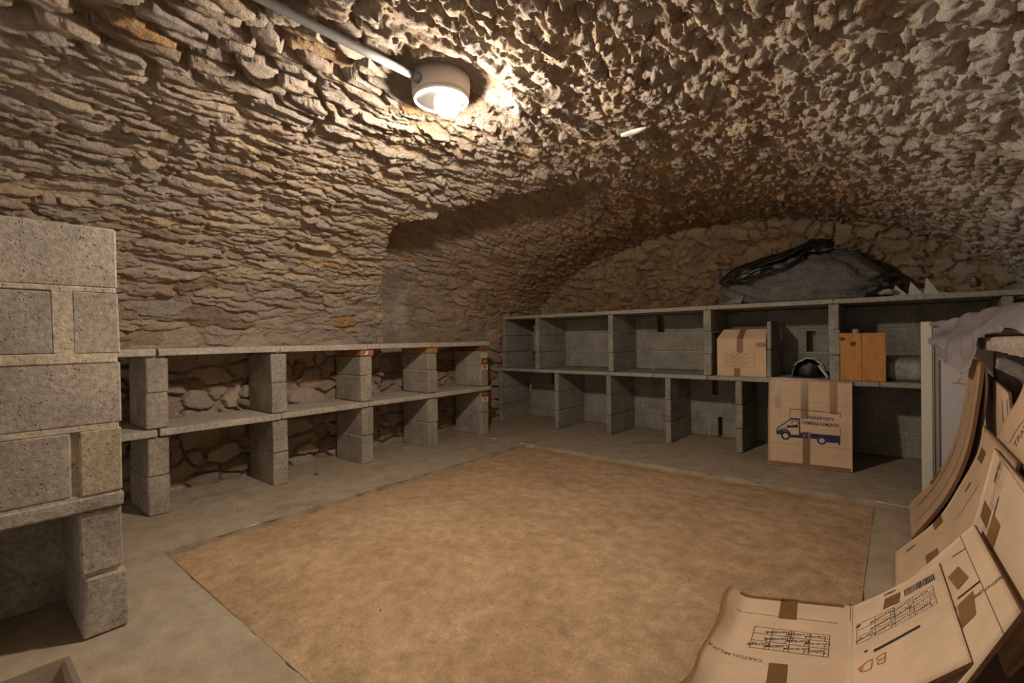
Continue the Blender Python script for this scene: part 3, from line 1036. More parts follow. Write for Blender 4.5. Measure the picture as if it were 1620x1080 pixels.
class Sheet:
    """board spanned between a left and a right profile, u up along the profiles, v from left to right as seen from the room"""
    def __init__(s, name, label, left, right_, mat, thick=.006, n=26, m=18, parent=None, cat='cardboard', wob=0.0, group=None, mod=None):
        s.mod = mod
        s.L = catmull(left, 65); s.R = catmull(right_, 65)
        s.wob = wob; s.seed = len(bpy.data.objects) % 97
        s.lu = (np.linalg.norm(np.diff(s.L, axis=0), axis=1).sum() + np.linalg.norm(np.diff(s.R, axis=0), axis=1).sum()) / 2
        s.lv = (np.linalg.norm(s.L[0] - s.R[0]) + np.linalg.norm(s.L[-1] - s.R[-1])) / 2
        u = np.linspace(0, 1, n); v = np.linspace(0, 1, m)
        U, V = np.meshgrid(u, v, indexing='ij')
        A, Nn = s.at(U.ravel(), V.ravel())
        B = A - Nn * thick
        fa = [q[::-1] for q in grid_faces(n, m)]
        nb = n * m
        fb = [tuple(nb + k for k in q) for q in grid_faces(n, m)]
        ring = [j for j in range(m)] + [i * m + m - 1 for i in range(1, n)] + [(n - 1) * m + j for j in range(m - 2, -1, -1)] + [i * m for i in range(n - 2, 0, -1)]
        fr = [(ring[k], nb + ring[k], nb + ring[(k + 1) % len(ring)], ring[(k + 1) % len(ring)]) for k in range(len(ring))]
        fr = [q[::-1] for q in fr]
        c = A.mean(0); c[2] = min(A[:, 2].min(), B[:, 2].min())
        if parent is None:
            s.o = thing(name, label, cat, tuple(c), group)
        else:
            s.o = parent
        s.board = mk('board', np.concatenate([A, B]), fa + fb + fr, None, s.o, True, mats=[mat, M_CEDGE], fmat=[0] * (len(fa) + len(fb)) + [1] * len(fr))
        me = s.board.data
        sm = np.ones(len(me.polygons), dtype=bool); sm[len(fa) + len(fb):] = False
        me.polygons.foreach_set('use_smooth', sm)
        s.thick = thick
    def at(s, U, V):
        U = np.asarray(U, float); V = np.asarray(V, float)
        def ev(U, V):
            k = np.linspace(0, 1, 65)
            Lp = np.stack([np.interp(U, k, s.L[:, i]) for i in range(3)], -1)
            Rp = np.stack([np.interp(U, k, s.R[:, i]) for i in range(3)], -1)
            P = Lp + (Rp - Lp) * V[:, None]
            return s.mod(P, U, V) if s.mod else P
        P = ev(U, V)
        e1 = 1 / 64
        du = ev(np.clip(U + e1, 0, 1), V) - ev(np.clip(U - e1, 0, 1), V)
        dv = ev(U, V + .01) - ev(U, V - .01)
        Nn = np.cross(dv, du)
        Nn /= np.linalg.norm(Nn, axis=1)[:, None] + 1e-9
        if s.wob:
            P = P + Nn * (s.wob * fbm(U * 2.5, V * 2.0, s.seed, 2))[:, None]
        return P, Nn
    def decal(s, name, xy, faces, c, ang, mat, lift=.0008, size=1.0, label=None, parent=None):
        xy = np.asarray(xy, float) * size
        a = math.radians(ang)
        x = xy[:, 0] * math.cos(a) - xy[:, 1] * math.sin(a)
        y = xy[:, 0] * math.sin(a) + xy[:, 1] * math.cos(a)
        P, Nn = s.at(np.clip(c[0] + y / s.lu, 0, 1), np.clip(c[1] + x / s.lv, 0, 1))
        return mk(name, P + Nn * lift, faces, mat, parent or s.o, False, label=label)
    def rects(s, name, rl, c, ang, mat, lift=.0008, seg=1, label=None):
        """rl: (x0, x1, y0, y1) rectangles, cut into a grid so that they follow the curve"""
        v, f = [], []
        for (x0, x1, y0, y1) in rl:
            nx = max(1, int(abs(x1 - x0) / .02)) * seg; nyy = max(1, int(abs(y1 - y0) / .02)) * seg
            b = len(v)
            for i in range(nx + 1):
                for j in range(nyy + 1):
                    v.append((x0 + (x1 - x0) * i / nx, y0 + (y1 - y0) * j / nyy))
            f += [tuple(b + k for k in q) for q in grid_faces(nx + 1, nyy + 1)]
        return s.decal(name, v, f, c, ang, mat, lift, label=label)
    def tape(s, x0, x1, y0, y1, c, ang, mat=None, lift=.0012):
        return s.rects('tape', [(x0, x1, y0, y1)], c, ang, mat or M_TAPE, lift)
    def text(s, key, c, ang, size, mat, name='printed_text', lift=.0008):
        v, f = TXT[key]
        return s.decal(name, v, f, c, ang, mat, lift, size=size)
    def table(s, c, ang, w, h, cols, rowsn, mat, words, wsize, t=.0016):
        rl = []
        for k in range(cols + 1):
            x = -w / 2 + w * k / cols; rl.append((x - t / 2, x + t / 2, -h / 2, h / 2))
        for k in range(rowsn + 1):
            y = -h / 2 + h * k / rowsn; rl.append((-w / 2, w / 2, y - t / 2, y + t / 2))
        for i in range(cols):
            for j in range(rowsn):
                x = -w / 2 + w * i / cols; y = h / 2 - h * j / rowsn
                rl.append((x + w / cols * .22, x + w / cols * .22 + t, y - h / rowsn * .4, y))
                rl.append((x, x + w / cols * .22, y - h / rowsn * .4, y - h / rowsn * .4 + t))
        s.rects('printed_table', rl, c, ang, mat)
        V, Fc = [], []
        for i, wd in words:
            tv, tf = TXT[wd]
            cx = -w / 2 + w * (i % cols + .56) / cols; cy = h / 2 - h * (i // cols + .52) / rowsn
            b = len(V)
            sc_ = wsize * (1 if len(wd) < 9 else .6)
            for (x, y) in tv:
                X_, Y_ = x * sc_, y * sc_
                V.append((cx + X_ * .97 - Y_ * .1, cy + X_ * .22 + Y_))
            Fc += [tuple(b + q for q in ff_) for ff_ in tf]
        s.decal('printed_text', V, Fc, c, ang, mat)
    def barcode(s, c, ang, w, h, mat):
        r = random.Random(5); x = -w / 2; rl = []
        while x < w / 2:
            b = r.choice((.0018, .003, .0045)); rl.append((x, min(x + b, w / 2), -h / 2, h / 2)); x += b + r.choice((.0015, .0025))
        s.rects('barcode', rl, c, ang, mat)

WORDS = [(0, 'Salon'), (1, 'Salle de bains'), (2, 'Cuisine'), (3, 'Garage'), (4, 'Salle de bains'), (5, 'Bureau'), (6, 'Chambre'), (8, 'Cave'), (9, 'Cuisine'), (10, 'Chambre')]
GRP = None
# far tall sheet
A = Sheet('cardboard_sheet', 'narrow curved dull cardboard sheet leaning beside the white panel under the grey cloth', [(.044, 3.49, .012), (.16, 3.40, .235), (.2305, 3.35, .455), (.268, 3.32, .70), (.284, 3.30, .86)],
          [(.046, 2.935, .012), (.163, 2.91, .235), (.233, 2.89, .455), (.27, 2.90, .70), (.287, 2.92, .86)], M_CARDB, .012)
A.rects('stain_line', [(-.09, -.075, -.22, .20)], (.33, .45), 6, M_INKF)  # dark stripe drawn along the sheet
A.rects('fold_line', [(-.003, .003, -.40, .42)], (.5, .72), 0, M_CEDGE)
A.rects('printed_text', [(-.02, .02, -.003, 0), (-.02, .02, .012, .015), (-.02, -.017, 0, .012), (.0, .003, 0, .03), (-.03, .03, -.08, -.077), (-.02, .03, -.11, -.107)], (.80, .40), 5, M_INKF)
A.tape(-.03, .03, -.05, .05, (.27, .06), 10, M_TAPEB)
A2 = Sheet('cardboard_sheet', 'dark edge of another curved sheet just behind the narrow leaning one', [(.10, 3.20, .05), (.205, 3.15, .235), (.268, 3.12, .455), (.296, 3.10, .70), (.298, 3.10, .84)],
           [(.10, 2.97, .05), (.205, 2.97, .235), (.268, 2.95, .455), (.296, 2.90, .70), (.298, 2.90, .84)], M_CARDB, .006)
# sheet with the double stroke marks
B = Sheet('cardboard_sheet', 'curved cardboard sheet with double stroke marks reaching the floor beyond the open box flat', [(-.014, 2.71, .010), (.129, 2.82, .157), (.213, 2.885, .317), (.266, 2.84, .48), (.284, 2.86, .59)],
          [(-.012, 2.25, .010), (.13, 2.22, .157), (.215, 2.18, .317), (.267, 2.15, .48), (.286, 2.12, .59)], M_CARD, .008)
B.text('II', (.11, .17), 8, .065, M_INK)
B.text('II', (.63, .22), 8, .065, M_INK)
B.tape(-.05, .05, -.026, .026, (.33, .09), 0)
B.tape(-.05, .05, -.026, .026, (.84, .16), 0)
B.tape(-.06, .06, -.03, .03, (.24, .62), 0)
B.rects('fold_line', [(-.002, .002, -.09, .09)], (.58, .40), -4, M_CEDGE)
B.rects('fold_line', [(-.0012, .0012, -.05, .05)], (.85, .07), 0, M_INKF)
# barcode sheet
C = Sheet('cardboard_sheet', 'steep pale cardboard sheet with a barcode, a printed form and two brown tape pieces', [(.165, 2.27, .25), (.20, 2.31, .31), (.236, 2.37, .44), (.270, 2.43, .573)],
          [(.176, 1.46, .25), (.206, 1.46, .31), (.243, 1.46, .44), (.278, 1.46, .565)], M_CARDP, .007)
C.barcode((.86, .155), 90, .075, .030, M_INK)
C.table((.58, .225), 90, .27, .085, 4, 3, M_INKF, WORDS[:6], .018, .0013)
C.tape(-.065, .065, -.026, .026, (.46, .16), 0)
C.tape(-.06, .06, -.038, .038, (.44, .34), 0, M_TAPEB)
C.rects('torn_slot', [(-.006, .006, -.06, .05)], (.56, .285), 10, M_INK)
C.rects('handwriting', [(-.02, .02, -.002, .002), (-.01, .012, .010, .014), (-.02, -.016, 0, .02)], (.22, .24), 70, M_RED)
C.rects('fold_line', [(-.36, .36, -.001, .001)], (.95, .5), -2, M_CEDGE)
# flap box leaning below it
D = Sheet('cardboard_sheet', 'plain pale cardboard sheet tilted between the barcode sheet and the open flat box', [(-.04, 2.20, .014), (.075, 2.175, .19), (.190, 2.15, .365)],
          [(.010, 1.40, .014), (.105, 1.428, .207), (.200, 1.455, .400)], M_CARDP, .008)
D.tape(-.065, .065, -.024, .024, (.72, .38), 8, M_TAPEB)
D.tape(-.06, .06, -.03, .03, (.70, .66), -8, M_TAPEB)
D.rects('cut_slot', [(-.005, .005, -.045, .045)], (.76, .55), -20, M_INK)
D.rects('cut_slot', [(-.003, .003, -.03, .03)], (.80, .17), -25, M_INK)
D.text('DES DEMENAGEMENT', (.86, .66), 62, .024, M_INKF)
D.rects('fold_line', [(-.40, .40, -.0012, .0012)], (.86, .5), 0, M_CEDGE)
# the big opened box flat in front: two panels hinged on a fold
EF = thing('flattened_box', 'opened box flat with printed room forms, one panel on the floor and one propped', 'cardboard', (-.13, 1.75, 0))
E = Sheet('panel', '', [(-.131, 2.08, .014), (-.03, 2.08, .105), (.100, 2.08, .240)], [(-.100, 1.45, .014), (.0, 1.455, .125), (.124, 1.46, .258)], M_CARDP, .008, parent=EF)
E.board['label'] = 'propped panel with a barcode'
E.table((.47, .34), -90, .27, .125, 4, 3, M_INK, WORDS, .024)
E.barcode((.76, .145), -90, .105, .050, M_INK)
E.tape(-.035, .035, -.03, .03, (.46, .155), -8, M_TAPE)
E.rects('cut_slot', [(-.007, .007, -.075, .075)], (.47, .565), 3, M_INK)
E.rects('tear', [(-.018, -.008, -.012, 0)], (.18, .56), 3, M_INK)
E.text('BD', (.235, .665), -90, .075, M_RED, 'handwriting')
E.rects('handwriting', [(-.012, .012, -.002, .002), (-.010, .008, .010, .014), (0, .004, -.01, .02)], (.10, .66), -80, M_RED)
E.rects('printed_mark', [(-.022, .022, -.0015, .0015), (-.022, .022, .010, .013), (-.022, -.019, 0, .01), (.019, .022, 0, .01), (-.012, .012, .004, .007)], (.44, .055), 84, M_INKF)
E.rects('printed_mark', [(-.010, .010, -.003, .003), (-.008, .008, .004, .007)], (.07, .26), -60, M_INK)
def curl(P, U, V):
    P = P.copy()
    k = np.clip(1 - V / .16, 0, 1)
    P[:, 2] += .052 * k ** 1.6 * (.75 + .25 * np.sin(U * 9 + 1))
    P[:, 0] += .010 * k * np.sin(U * 12)
    return P
F = Sheet('panel', '', [(-.475, 1.19, .014), (-.46, 1.40, .014), (-.485, 1.72, .014), (-.490, 1.905, .014)], [(-.100, 1.36, .014), (-.105, 1.55, .014), (-.12, 1.85, .014), (-.133, 2.08, .014)], M_CARDP, .008, parent=EF, mod=curl, m=30)
F.board['label'] = 'floor panel with a curled edge'
F.table((.60, .565), 180, .225, .125, 4, 3, M_INK, WORDS, .024)
F.tape(-.028, .028, -.075, .085, (.89, .50), 4)
F.tape(-.026, .026, -.09, .09, (.30, .53), 4)
F.tape(-.172, .176, -.010, .010, (.984, .5), 0)
F.text('CARTON MILITA', (.445, .21), 172, .021, M_INKF)
F.rects('fold_line', [(-.001, .001, -.06, .06)], (.92, .985), 0, M_CEDGE)
F.rects('fold_line', [(-.16, .16, -.001, .001)], (.80, .5), 0, M_TAPEB)
F.rects('handwriting', [(-.012, .012, -.001, .001), (-.012, .012, .012, .014), (-.004, -.002, 0, .012)], (.62, .56), 20, M_RED)
# pieces standing under the slab
G1 = Sheet('cardboard_sheet', 'small upright cardboard flap with a painted dark oval hole under the shelf slab', [(.340, 3.30, .50), (.335, 3.32, .66), (.335, 3.33, .80)], [(.335, 2.52, .48), (.330, 2.54, .64), (.330, 2.60, .76)], M_CARDP, .006)
G1.rects('printed_text', [(-.10, .10, -.012, -.006), (-.10, .10, .006, .012)], (.45, .72), 80, M_INKF)
G1.rects('printed_band', [(-.14, .14, -.006, .006)], (.40, .88), 82, plain('teal_ink', (.08, .13, .14), .7))
n_ = 22
ov = [(.11 * math.cos(2 * PI * k / n_), .045 * math.sin(2 * PI * k / n_)) for k in range(n_)]
G1.decal('oval_stain', ov, [tuple(range(n_))], (.86, .26), -35, plain('brown_stain', (.22, .12, .03), .6), .0015)  # flat brown oval painted as the dark inside of a hole
G2 = Sheet('cardboard_sheet', 'large torn cardboard flap standing under the near end of the shelf slab', [(.300, 2.62, .58), (.305, 2.52, .66), (.315, 2.32, .77), (.32, 2.20, .86)], [(.300, 1.55, .56), (.306, 1.55, .66), (.315, 1.55, .77), (.32, 1.55, .86)], M_CARD, .006)
G2.text('TRANSPORT', (.52, .34), 75, .060, M_INKF)
G2.rects('printed_line', [(-.15, .15, -.002, .002)], (.45, .26), 72, M_INK)
G3 = Sheet('cardboard_sheet', 'thin cardboard strip wedged behind the torn flap', [(.322, 2.72, .52), (.318, 2.66, .60), (.322, 2.62, .66)], [(.318, 1.8, .50), (.314, 1.8, .58), (.318, 1.8, .64)], M_CARDP, .005)
for (y, z, h) in ((2.46, .775, .06), (2.36, .80, .07)):
    pass
G4 = Sheet('cardboard_sheet', 'ragged cardboard scrap poking up behind the torn flap', [(.40, 2.75, .55), (.40, 2.74, .80), (.40, 2.70, .84)], [(.40, 2.0, .55), (.40, 2.0, .82), (.40, 2.0, .88)], M_CARD, .005)

# ------------------------------------------------------------------ white panel
PN = thing('white_panel', 'tall white board with cream edge and grey channel standing behind the leaning cardboard', 'panel', (.42, 3.72, 0))
M_CREAM = plain('cream_edge', (.60, .59, .50), .6, var=.05)
M_LILAC = plain('white_laminate', (.56, .53, .54), .55, var=.04, spec=.4)
M_ALU = plain('dull_channel', (.30, .27, .245), .5, var=.08, spec=.4)
box('board', .118, .76, 3.705, 3.735, .004, 1.055, M_LILAC, PN, bev=.002, jit=0)
box('edge_strip', .108, .158, 3.694, 3.738, .003, 1.058, M_CREAM, PN, bev=.003, jit=0)
box('channel', .1595, .166, 3.693, 3.705, .03, .922, M_ALU, PN, bev=.001, jit=0)
box('channel', .1805, .187, 3.693, 3.705, .03, .922, M_ALU, PN, bev=.001, jit=0)
box('channel_back', .166, .1805, 3.701, 3.705, .03, .922, M_ALU, PN, bev=0, jit=0)
box('channel_cap', .158, .189, 3.690, 3.705, .922, .936, M_ALU, PN, bev=.002, jit=0)
mk('red_scribble', [(.24, 3.7045, .70), (.30, 3.7045, .695), (.30, 3.7045, .70), (.24, 3.7045, .705), (.265, 3.7045, .705), (.285, 3.7045, .73), (.282, 3.7045, .733), (.262, 3.7045, .708)], [(0, 1, 2, 3), (4, 5, 6, 7)], M_RED, PN)

# ------------------------------------------------------------------ grey cloth
def bspline_surf(net, n, m):
    net = np.array(net, float)
    def basis(c, n):
        k = len(c)
        c = np.concatenate([[2 * c[0] - c[1]], c, [2 * c[-1] - c[-2]]])
        out = []
        for i in range(n):
            t = (k - 1) * i / (n - 1)
            j = min(int(t), k - 2); f = t - j
            a, b, d, e = c[j], c[j + 1], c[j + 2], c[min(j + 3, k + 1)]
            out.append(((1 - f) ** 3 * a + (3 * f ** 3 - 6 * f ** 2 + 4) * b + (-3 * f ** 3 + 3 * f ** 2 + 3 * f + 1) * d + f ** 3 * e) / 6)
        return np.array(out)
    r = basis(net, n)
    return np.swapaxes(basis(np.swapaxes(r, 0, 1), m), 0, 1)
def vnormals(P):
    du = np.gradient(P, axis=0); dv = np.gradient(P, axis=1)
    N_ = np.cross(du, dv)
    return N_ / (np.linalg.norm(N_, axis=2, keepdims=True) + 1e-9)
net = [[(.78, 1.5, 1.03), (.76, 2.1, 1.06), (.72, 2.6, 1.07), (.64, 3.1, 1.08), (.50, 3.42, 1.08), (.34, 3.56, 1.07), (.20, 3.62, 1.03)],
       [(.62, 1.5, 1.09), (.60, 2.1, 1.13), (.58, 2.6, 1.15), (.53, 3.05, 1.16), (.42, 3.34, 1.14), (.28, 3.50, 1.10), (.125, 3.56, 1.05)],
       [(.45, 1.5, 1.07), (.44, 2.1, 1.09), (.43, 2.6, 1.11), (.41, 2.95, 1.12), (.35, 3.24, 1.06), (.29, 3.47, 1.01), (.19, 3.60, .97)],
       [(.34, 1.5, 1.01), (.34, 2.1, 1.02), (.34, 2.6, 1.03), (.325, 2.95, 1.04), (.28, 3.12, .98), (.20, 3.24, .97), (.115, 3.36, .97)],
       [(.30, 1.5, .998), (.30, 2.1, .999), (.30, 2.6, 1.0), (.296, 2.98, 1.0), (.265, 3.09, .90), (.21, 3.20, .88), (.155, 3.36, .90)],
       [(.292, 1.5, .992), (.292, 2.1, .993), (.292, 2.6, .994), (.285, 2.98, .975), (.262, 3.055, .775), (.21, 3.14, .815), (.165, 3.32, .87)]]
CP = bspline_surf(net, 60, 110)
CN = vnormals(CP)
iu, iv = np.meshgrid(np.linspace(0, 1, 60), np.linspace(0, 1, 110), indexing='ij')
hang = sstep(.5, .8, iv)
fold = .034 * fbm(iv * 5.5 + iu * 1.8, iu * .9 + iv, 201, 2) + .016 * np.sin((iv * 5.2 - iu * 1.1) * 6) * hang + .004 * fbm(iv * 24 + iu * 7, iu * 3, 205, 2)
CP = CP + CN * np.abs(fold)[..., None] * np.sign(CN[..., 2:3] + 1e-6) * .9
t = NT('grey_cloth')
p = t.pos(False)
t.col(t.mix(1.0, (.275, .245, .245), t.rng(t.noise(p, 9, 4), .3, .7, .85, 1.15), 'MULTIPLY'))
t.rough(.95); t.bump(t.noise(p, 240, 2), .25, .003)
M_CLOTH = t.m
M_HEM = plain('pale_hem', (.42, .39, .38), .95)
CL = thing('grey_cloth', 'crumpled grey fabric cover draped over the end of the right hand slab', 'cloth', (.45, 2.6, .98))
nb = 60 * 110
v2 = np.concatenate([CP.reshape(-1, 3), (CP - np.array([.0, .0, .004])).reshape(-1, 3)])
fa = grid_faces(60, 110); fb = [tuple(nb + k for k in q[::-1]) for q in fa]
mk('fabric', v2, fa + fb, M_CLOTH, CL, True)
hv, hf = [], []
v, f = tube([tuple(q) for q in CP[-1, 52:, :][::3]], .0035, 8)
mk('hem', v, f, M_HEM, CL, True)

# ------------------------------------------------------------------ big flattened box with the printed van
VB = Sheet('moving_box', 'tall flattened moving box with a blue printed van leaning on the grey shelf', [(-.778, 4.030, .004), (-.787, 4.11, .30), (-.803, 4.232, .655)], [(-.255, 4.125, .004), (-.256, 4.17, .30), (-.258, 4.236, .648)], M_CARD, .020, n=20, m=20, cat='cardboard box', wob=.004)
lu, lv = VB.lu, VB.lv
VB.tape(-.26, .26, -.008, .008, (.986, .5), 0)
VB.tape(-.26, .26, -.012, .012, (.022, .5), 0)
VB.tape(-.021, .021, -.115, .115, (.815, .125), 0, M_TAPEB)
VB.tape(-.024, .024, -.15, .15, (.765, .452), 0)
VB.tape(-.024, .024, -.125, .115, (.805, .792), 0, M_TAPEB)
VB.tape(-.024, .024, -.125, .125, (.21, .475), 0, M_TAPE)
VB.rects('fold_line', [(-.255, .255, -.0012, .0012)], (.25, .5), 0, M_TAPEB)
VB.rects('fold_line', [(-.255, .255, -.0012, .0012)], (.735, .5), 0, M_TAPEB)
# van drawn in image-like units: x 0..1 over the width, y 0..1 up the height
def van(polys, mat, name, lift=.0016):
    V, Fc = [], []
    for pl in polys:
        b = len(V)
        pl3 = [Vector(((q[0] - .5) * lv, (q[1] - .5) * lu, 0)) for q in pl]
        V += [(q.x, q.y) for q in pl3]
        for tr in tessellate_polygon([pl3]):
            a_, b_, c_ = tr
            if (pl3[b_] - pl3[a_]).cross(pl3[c_] - pl3[a_]).z < 0:
                tr = (a_, c_, b_)
            Fc.append(tuple(b + k for k in tr))
    VB.decal(name, V, Fc, (.5, .5), 0, mat, lift)
def ringp(cx, cy, r0, r1, n=20):
    out = []
    ar = lv / lu
    for k in range(n):
        a, b = 2 * PI * k / n, 2 * PI * (k + 1) / n
        out.append([(cx + r0 * math.cos(a), cy + r0 * ar * math.sin(a)), (cx + r1 * math.cos(a), cy + r1 * ar * math.sin(a)), (cx + r1 * math.cos(b), cy + r1 * ar * math.sin(b)), (cx + r0 * math.cos(b), cy + r0 * ar * math.sin(b))])
    return out
def bar(x0, y0, x1, y1, w):
    d = Vector((x1 - x0, y1 - y0)).normalized(); n = Vector((-d.y, d.x)) * w / 2
    return [(x0 + n.x, y0 + n.y), (x0 - n.x, y0 - n.y), (x1 - n.x, y1 - n.y), (x1 + n.x, y1 + n.y)]
def yy(px): return px
polys = []
# cab outline, windscreen, window, door
polys += [bar(.11, .405, .285, .525, .012), bar(.275, .53, .40, .53, .020), bar(.392, .53, .392, .345, .016), bar(.115, .41, .115, .345, .012), bar(.30, .43, .30, .505, .008), bar(.30, .505, .37, .505, .008), bar(.37, .43, .37, .505, .008)]
polys += [[(.235, .425), (.37, .432), (.37, .465), (.33, .462), (.30, .445), (.25, .455)], [(.105, .345), (.19, .345), (.20, .395), (.17, .40), (.13, .385), (.105, .385)], bar(.14, .40, .25, .425, .008)]
polys += [[(.165, .375), (.205, .405), (.235, .405), (.275, .385), (.285, .355), (.40, .355), (.40, .325), (.28, .322), (.265, .36), (.235, .385), (.205, .385), (.18, .36)]]
polys += ringp(.222, .335, .034, .058)
polys += [[(.40, .325), (.49, .325), (.49, .385), (.40, .385)], [(.52, .385), (.865, .385), (.865, .285), (.845, .285), (.845, .305), (.71, .305), (.70, .345), (.655, .368), (.61, .350), (.60, .330), (.52, .330)]]
polys += ringp(.655, .318, .034, .056)
van(polys, M_BLUE, 'printed_van')
van([bar(.275, .645, .87, .635, .006), bar(.277, .645, .277, .53, .005), bar(.868, .635, .868, .385, .006)], M_BLUE, 'printed_outline')
v, f = TXT['TRANSPORTS']
VB.decal('printed_text', np.array(v) * (.172 / np.ptp(np.array(v)[:, 0]), .034), f, (.560, .635), -1, M_BLUE, .0017)
v, f = TXT['DEMENAGEMENTS']
VB.decal('printed_text', np.array(v) * (.232 / np.ptp(np.array(v)[:, 0]), .036), f, (.492, .637), -1, M_BLUE, .0017)

# ------------------------------------------------------------------ cardboard box on the shelf
BX0, BX1, BY0, BY1, BZ = -1.222, -.838, 4.325, 4.73, .6445
CB = thing('cardboard_box', 'closed cardboard box with a sloping top flap on the grey shelf', 'box', (-1.03, 4.52, BZ))
pts = [(BX0, BY0, BZ), (BX1, BY0, BZ), (BX1, BY1, BZ), (BX0, BY1, BZ), (BX0, BY0, .962), (BX1, BY0, .962), (BX1, BY1, .962), (BX0, BY1, .962)]
mk('body', pts, [(0, 3, 2, 1), (0, 1, 5, 4), (1, 2, 6, 5), (2, 3, 7, 6), (3, 0, 4, 7)], M_CARD, CB)
def slab4(name, a, b, c, d, th, mat, parent):
    n = (Vector(b) - Vector(a)).cross(Vector(d) - Vector(a)).normalized() * th
    top = [Vector(q) for q in (a, b, c, d)]; bot = [q - n for q in top]
    return mk(name, [tuple(q) for q in top + bot], [(0, 1, 2, 3), (7, 6, 5, 4), (0, 4, 5, 1), (1, 5, 6, 2), (2, 6, 7, 3), (3, 7, 4, 0)], mat, parent)
slab4('flap', (BX0 - .002, BY0, .963), (BX1 + .002, BY0, .963), (BX1 - .01, BY0 + .10, 1.048), (BX0 + .035, BY0 + .10, 1.048), .005, M_CARD, CB)
slab4('flap', (BX0 + .035, BY0 + .102, 1.044), (BX1 - .01, BY0 + .102, 1.044), (BX1, BY1, .97), (BX0, BY1, .97), .005, M_CARD, CB)
fy = BY0 - .0012
def fr(name, x0, x1, z0, z1, mat, y=fy):
    return mk(name, [(x0, y, z0), (x1, y, z0), (x1, y, z1), (x0, y, z1)], [(0, 1, 2, 3)], mat, CB)
fr('tape', -1.062, -1.012, .845, .962, M_TAPE); fr('tape', -1.085, -1.038, BZ, .712, M_TAPE)
fr('tape', -.915, BX1, .893, .930, M_TAPEB)
slab4('tape', (-1.062, BY0 - .0015, .9635), (-1.012, BY0 - .0015, .9635), (-1.005, BY0 + .10, 1.0495), (-1.05, BY0 + .10, 1.0495), .001, M_TAPE, CB)
slab4('edge_tape', (BX0 + .032, BY0 + .093, 1.0435), (BX1 - .01, BY0 + .093, 1.0435), (BX1 - .01, BY0 + .102, 1.0505), (BX0 + .033, BY0 + .102, 1.0505), .001, M_TAPE, CB)
tv, tf = [], []
def q4(x0, x1, z0, z1):
    b = len(tv); tv.extend([(x0, fy, z0), (x1, fy, z0), (x1, fy, z1), (x0, fy, z1)]); tf.append((b, b + 1, b + 2, b + 3))
x0, x1, z0, z1 = -1.155, -.925, .725, .838
for k in range(5): q4(x0 + (x1 - x0) * k / 4 - .0008, x0 + (x1 - x0) * k / 4 + .0008, z0, z1)
for k in range(4): q4(x0, x1, z0 + (z1 - z0) * k / 3 - .0008, z0 + (z1 - z0) * k / 3 + .0008)
mk('printed_table', tv, tf, M_INKF, CB)
tv2, tf2 = [], []
for i, wd in ((0, 'Salon'), (1, 'Bureau'), (2, 'Cuisine'), (4, 'Chambre'), (5, 'Salon'), (6, 'Cave'), (8, 'Cave'), (9, 'Bureau'), (10, 'Cuisine')):
    V_, F_ = TXT[wd]; b = len(tv2)
    cx = x0 + (x1 - x0) * (i % 4 + .5) / 4; cz = z1 - (z1 - z0) * (i // 4 + .5) / 3
    for (a, c) in V_: tv2.append((cx + a * .017, fy, cz + c * .017 + a * .011))
    tf2 += [tuple(b + q for q in g) for g in F_]
mk('printed_text', tv2, tf2, M_INKF, CB)

# ------------------------------------------------------------------ wooden board, jar, wrapped pack
t = NT('orange_wood')
p = t.pos(False)
wv = t.noise(t.mapping(p, (14, 3, 1.6)), 3.0, 6, .6, 1.2)
base = t.ramp(wv, [(.3, (.36, .145, .035)), (.5, (.50, .235, .065)), (.7, (.56, .29, .095))])
kn = t.rng(t.noise(t.mapping(p, (1, 1, 1)), 9, 3, .5), .62, .72, 0, .75, True)
base = t.mix(kn, base, (.12, .055, .02))
t.col(base); t.rough(.6); t.bump(wv, .2, .003)
M_WOOD = t.m
WB = thing('wooden_board', 'orange brown wooden board with dark knots standing on the grey shelf', 'board', (-.2, 4.30, .644))
for k, (x0, x1) in enumerate(((-.3325, -.2005), (-.1995, -.063))):
    b_ = box('plank', x0, x1, 4.282, 4.302, .645, .998, M_WOOD, WB, bev=.003, jit=.001, variant=k)
M_KNOT = plain('wood_knot', (.10, .04, .015), .6, var=.3, scale=60)
for (x, z, r) in ((-.252, .918, .019), (-.318, .955, .017)):
    n = 14
    mk('knot', [(x + r * random.uniform(.8, 1.2) * math.cos(2 * PI * k / n), 4.2805, z + r * random.uniform(.7, 1.1) * math.sin(2 * PI * k / n)) for k in range(n)], [tuple(range(n))], M_KNOT, WB)
t = NT('clear_glass')
t.b.inputs['Transmission Weight'].default_value = .9
t.b.inputs['Base Color'].default_value = (.75, .80, .78, 1)
t.rough(.08)
M_GLASS = t.m
JR = thing('glass_jar', 'clear glass bottle standing behind the wooden board on the shelf', 'bottle', (-.255, 4.50, .644))
v, f = lathe([(.0, .002), (.042, .002), (.045, .02), (.045, .27), (.03, .315), (.024, .33), (.024, .362)], (-.255, 4.50, .644), 24)
mk('body', v, f, M_GLASS, JR, True)
v, f = lathe([(.027, .345), (.028, .35), (.028, .385), (.0, .387)], (-.255, 4.50, .644), 20)
mk('cap', v, f, plain('pale_cap', (.40, .42, .41), .4), JR, True)

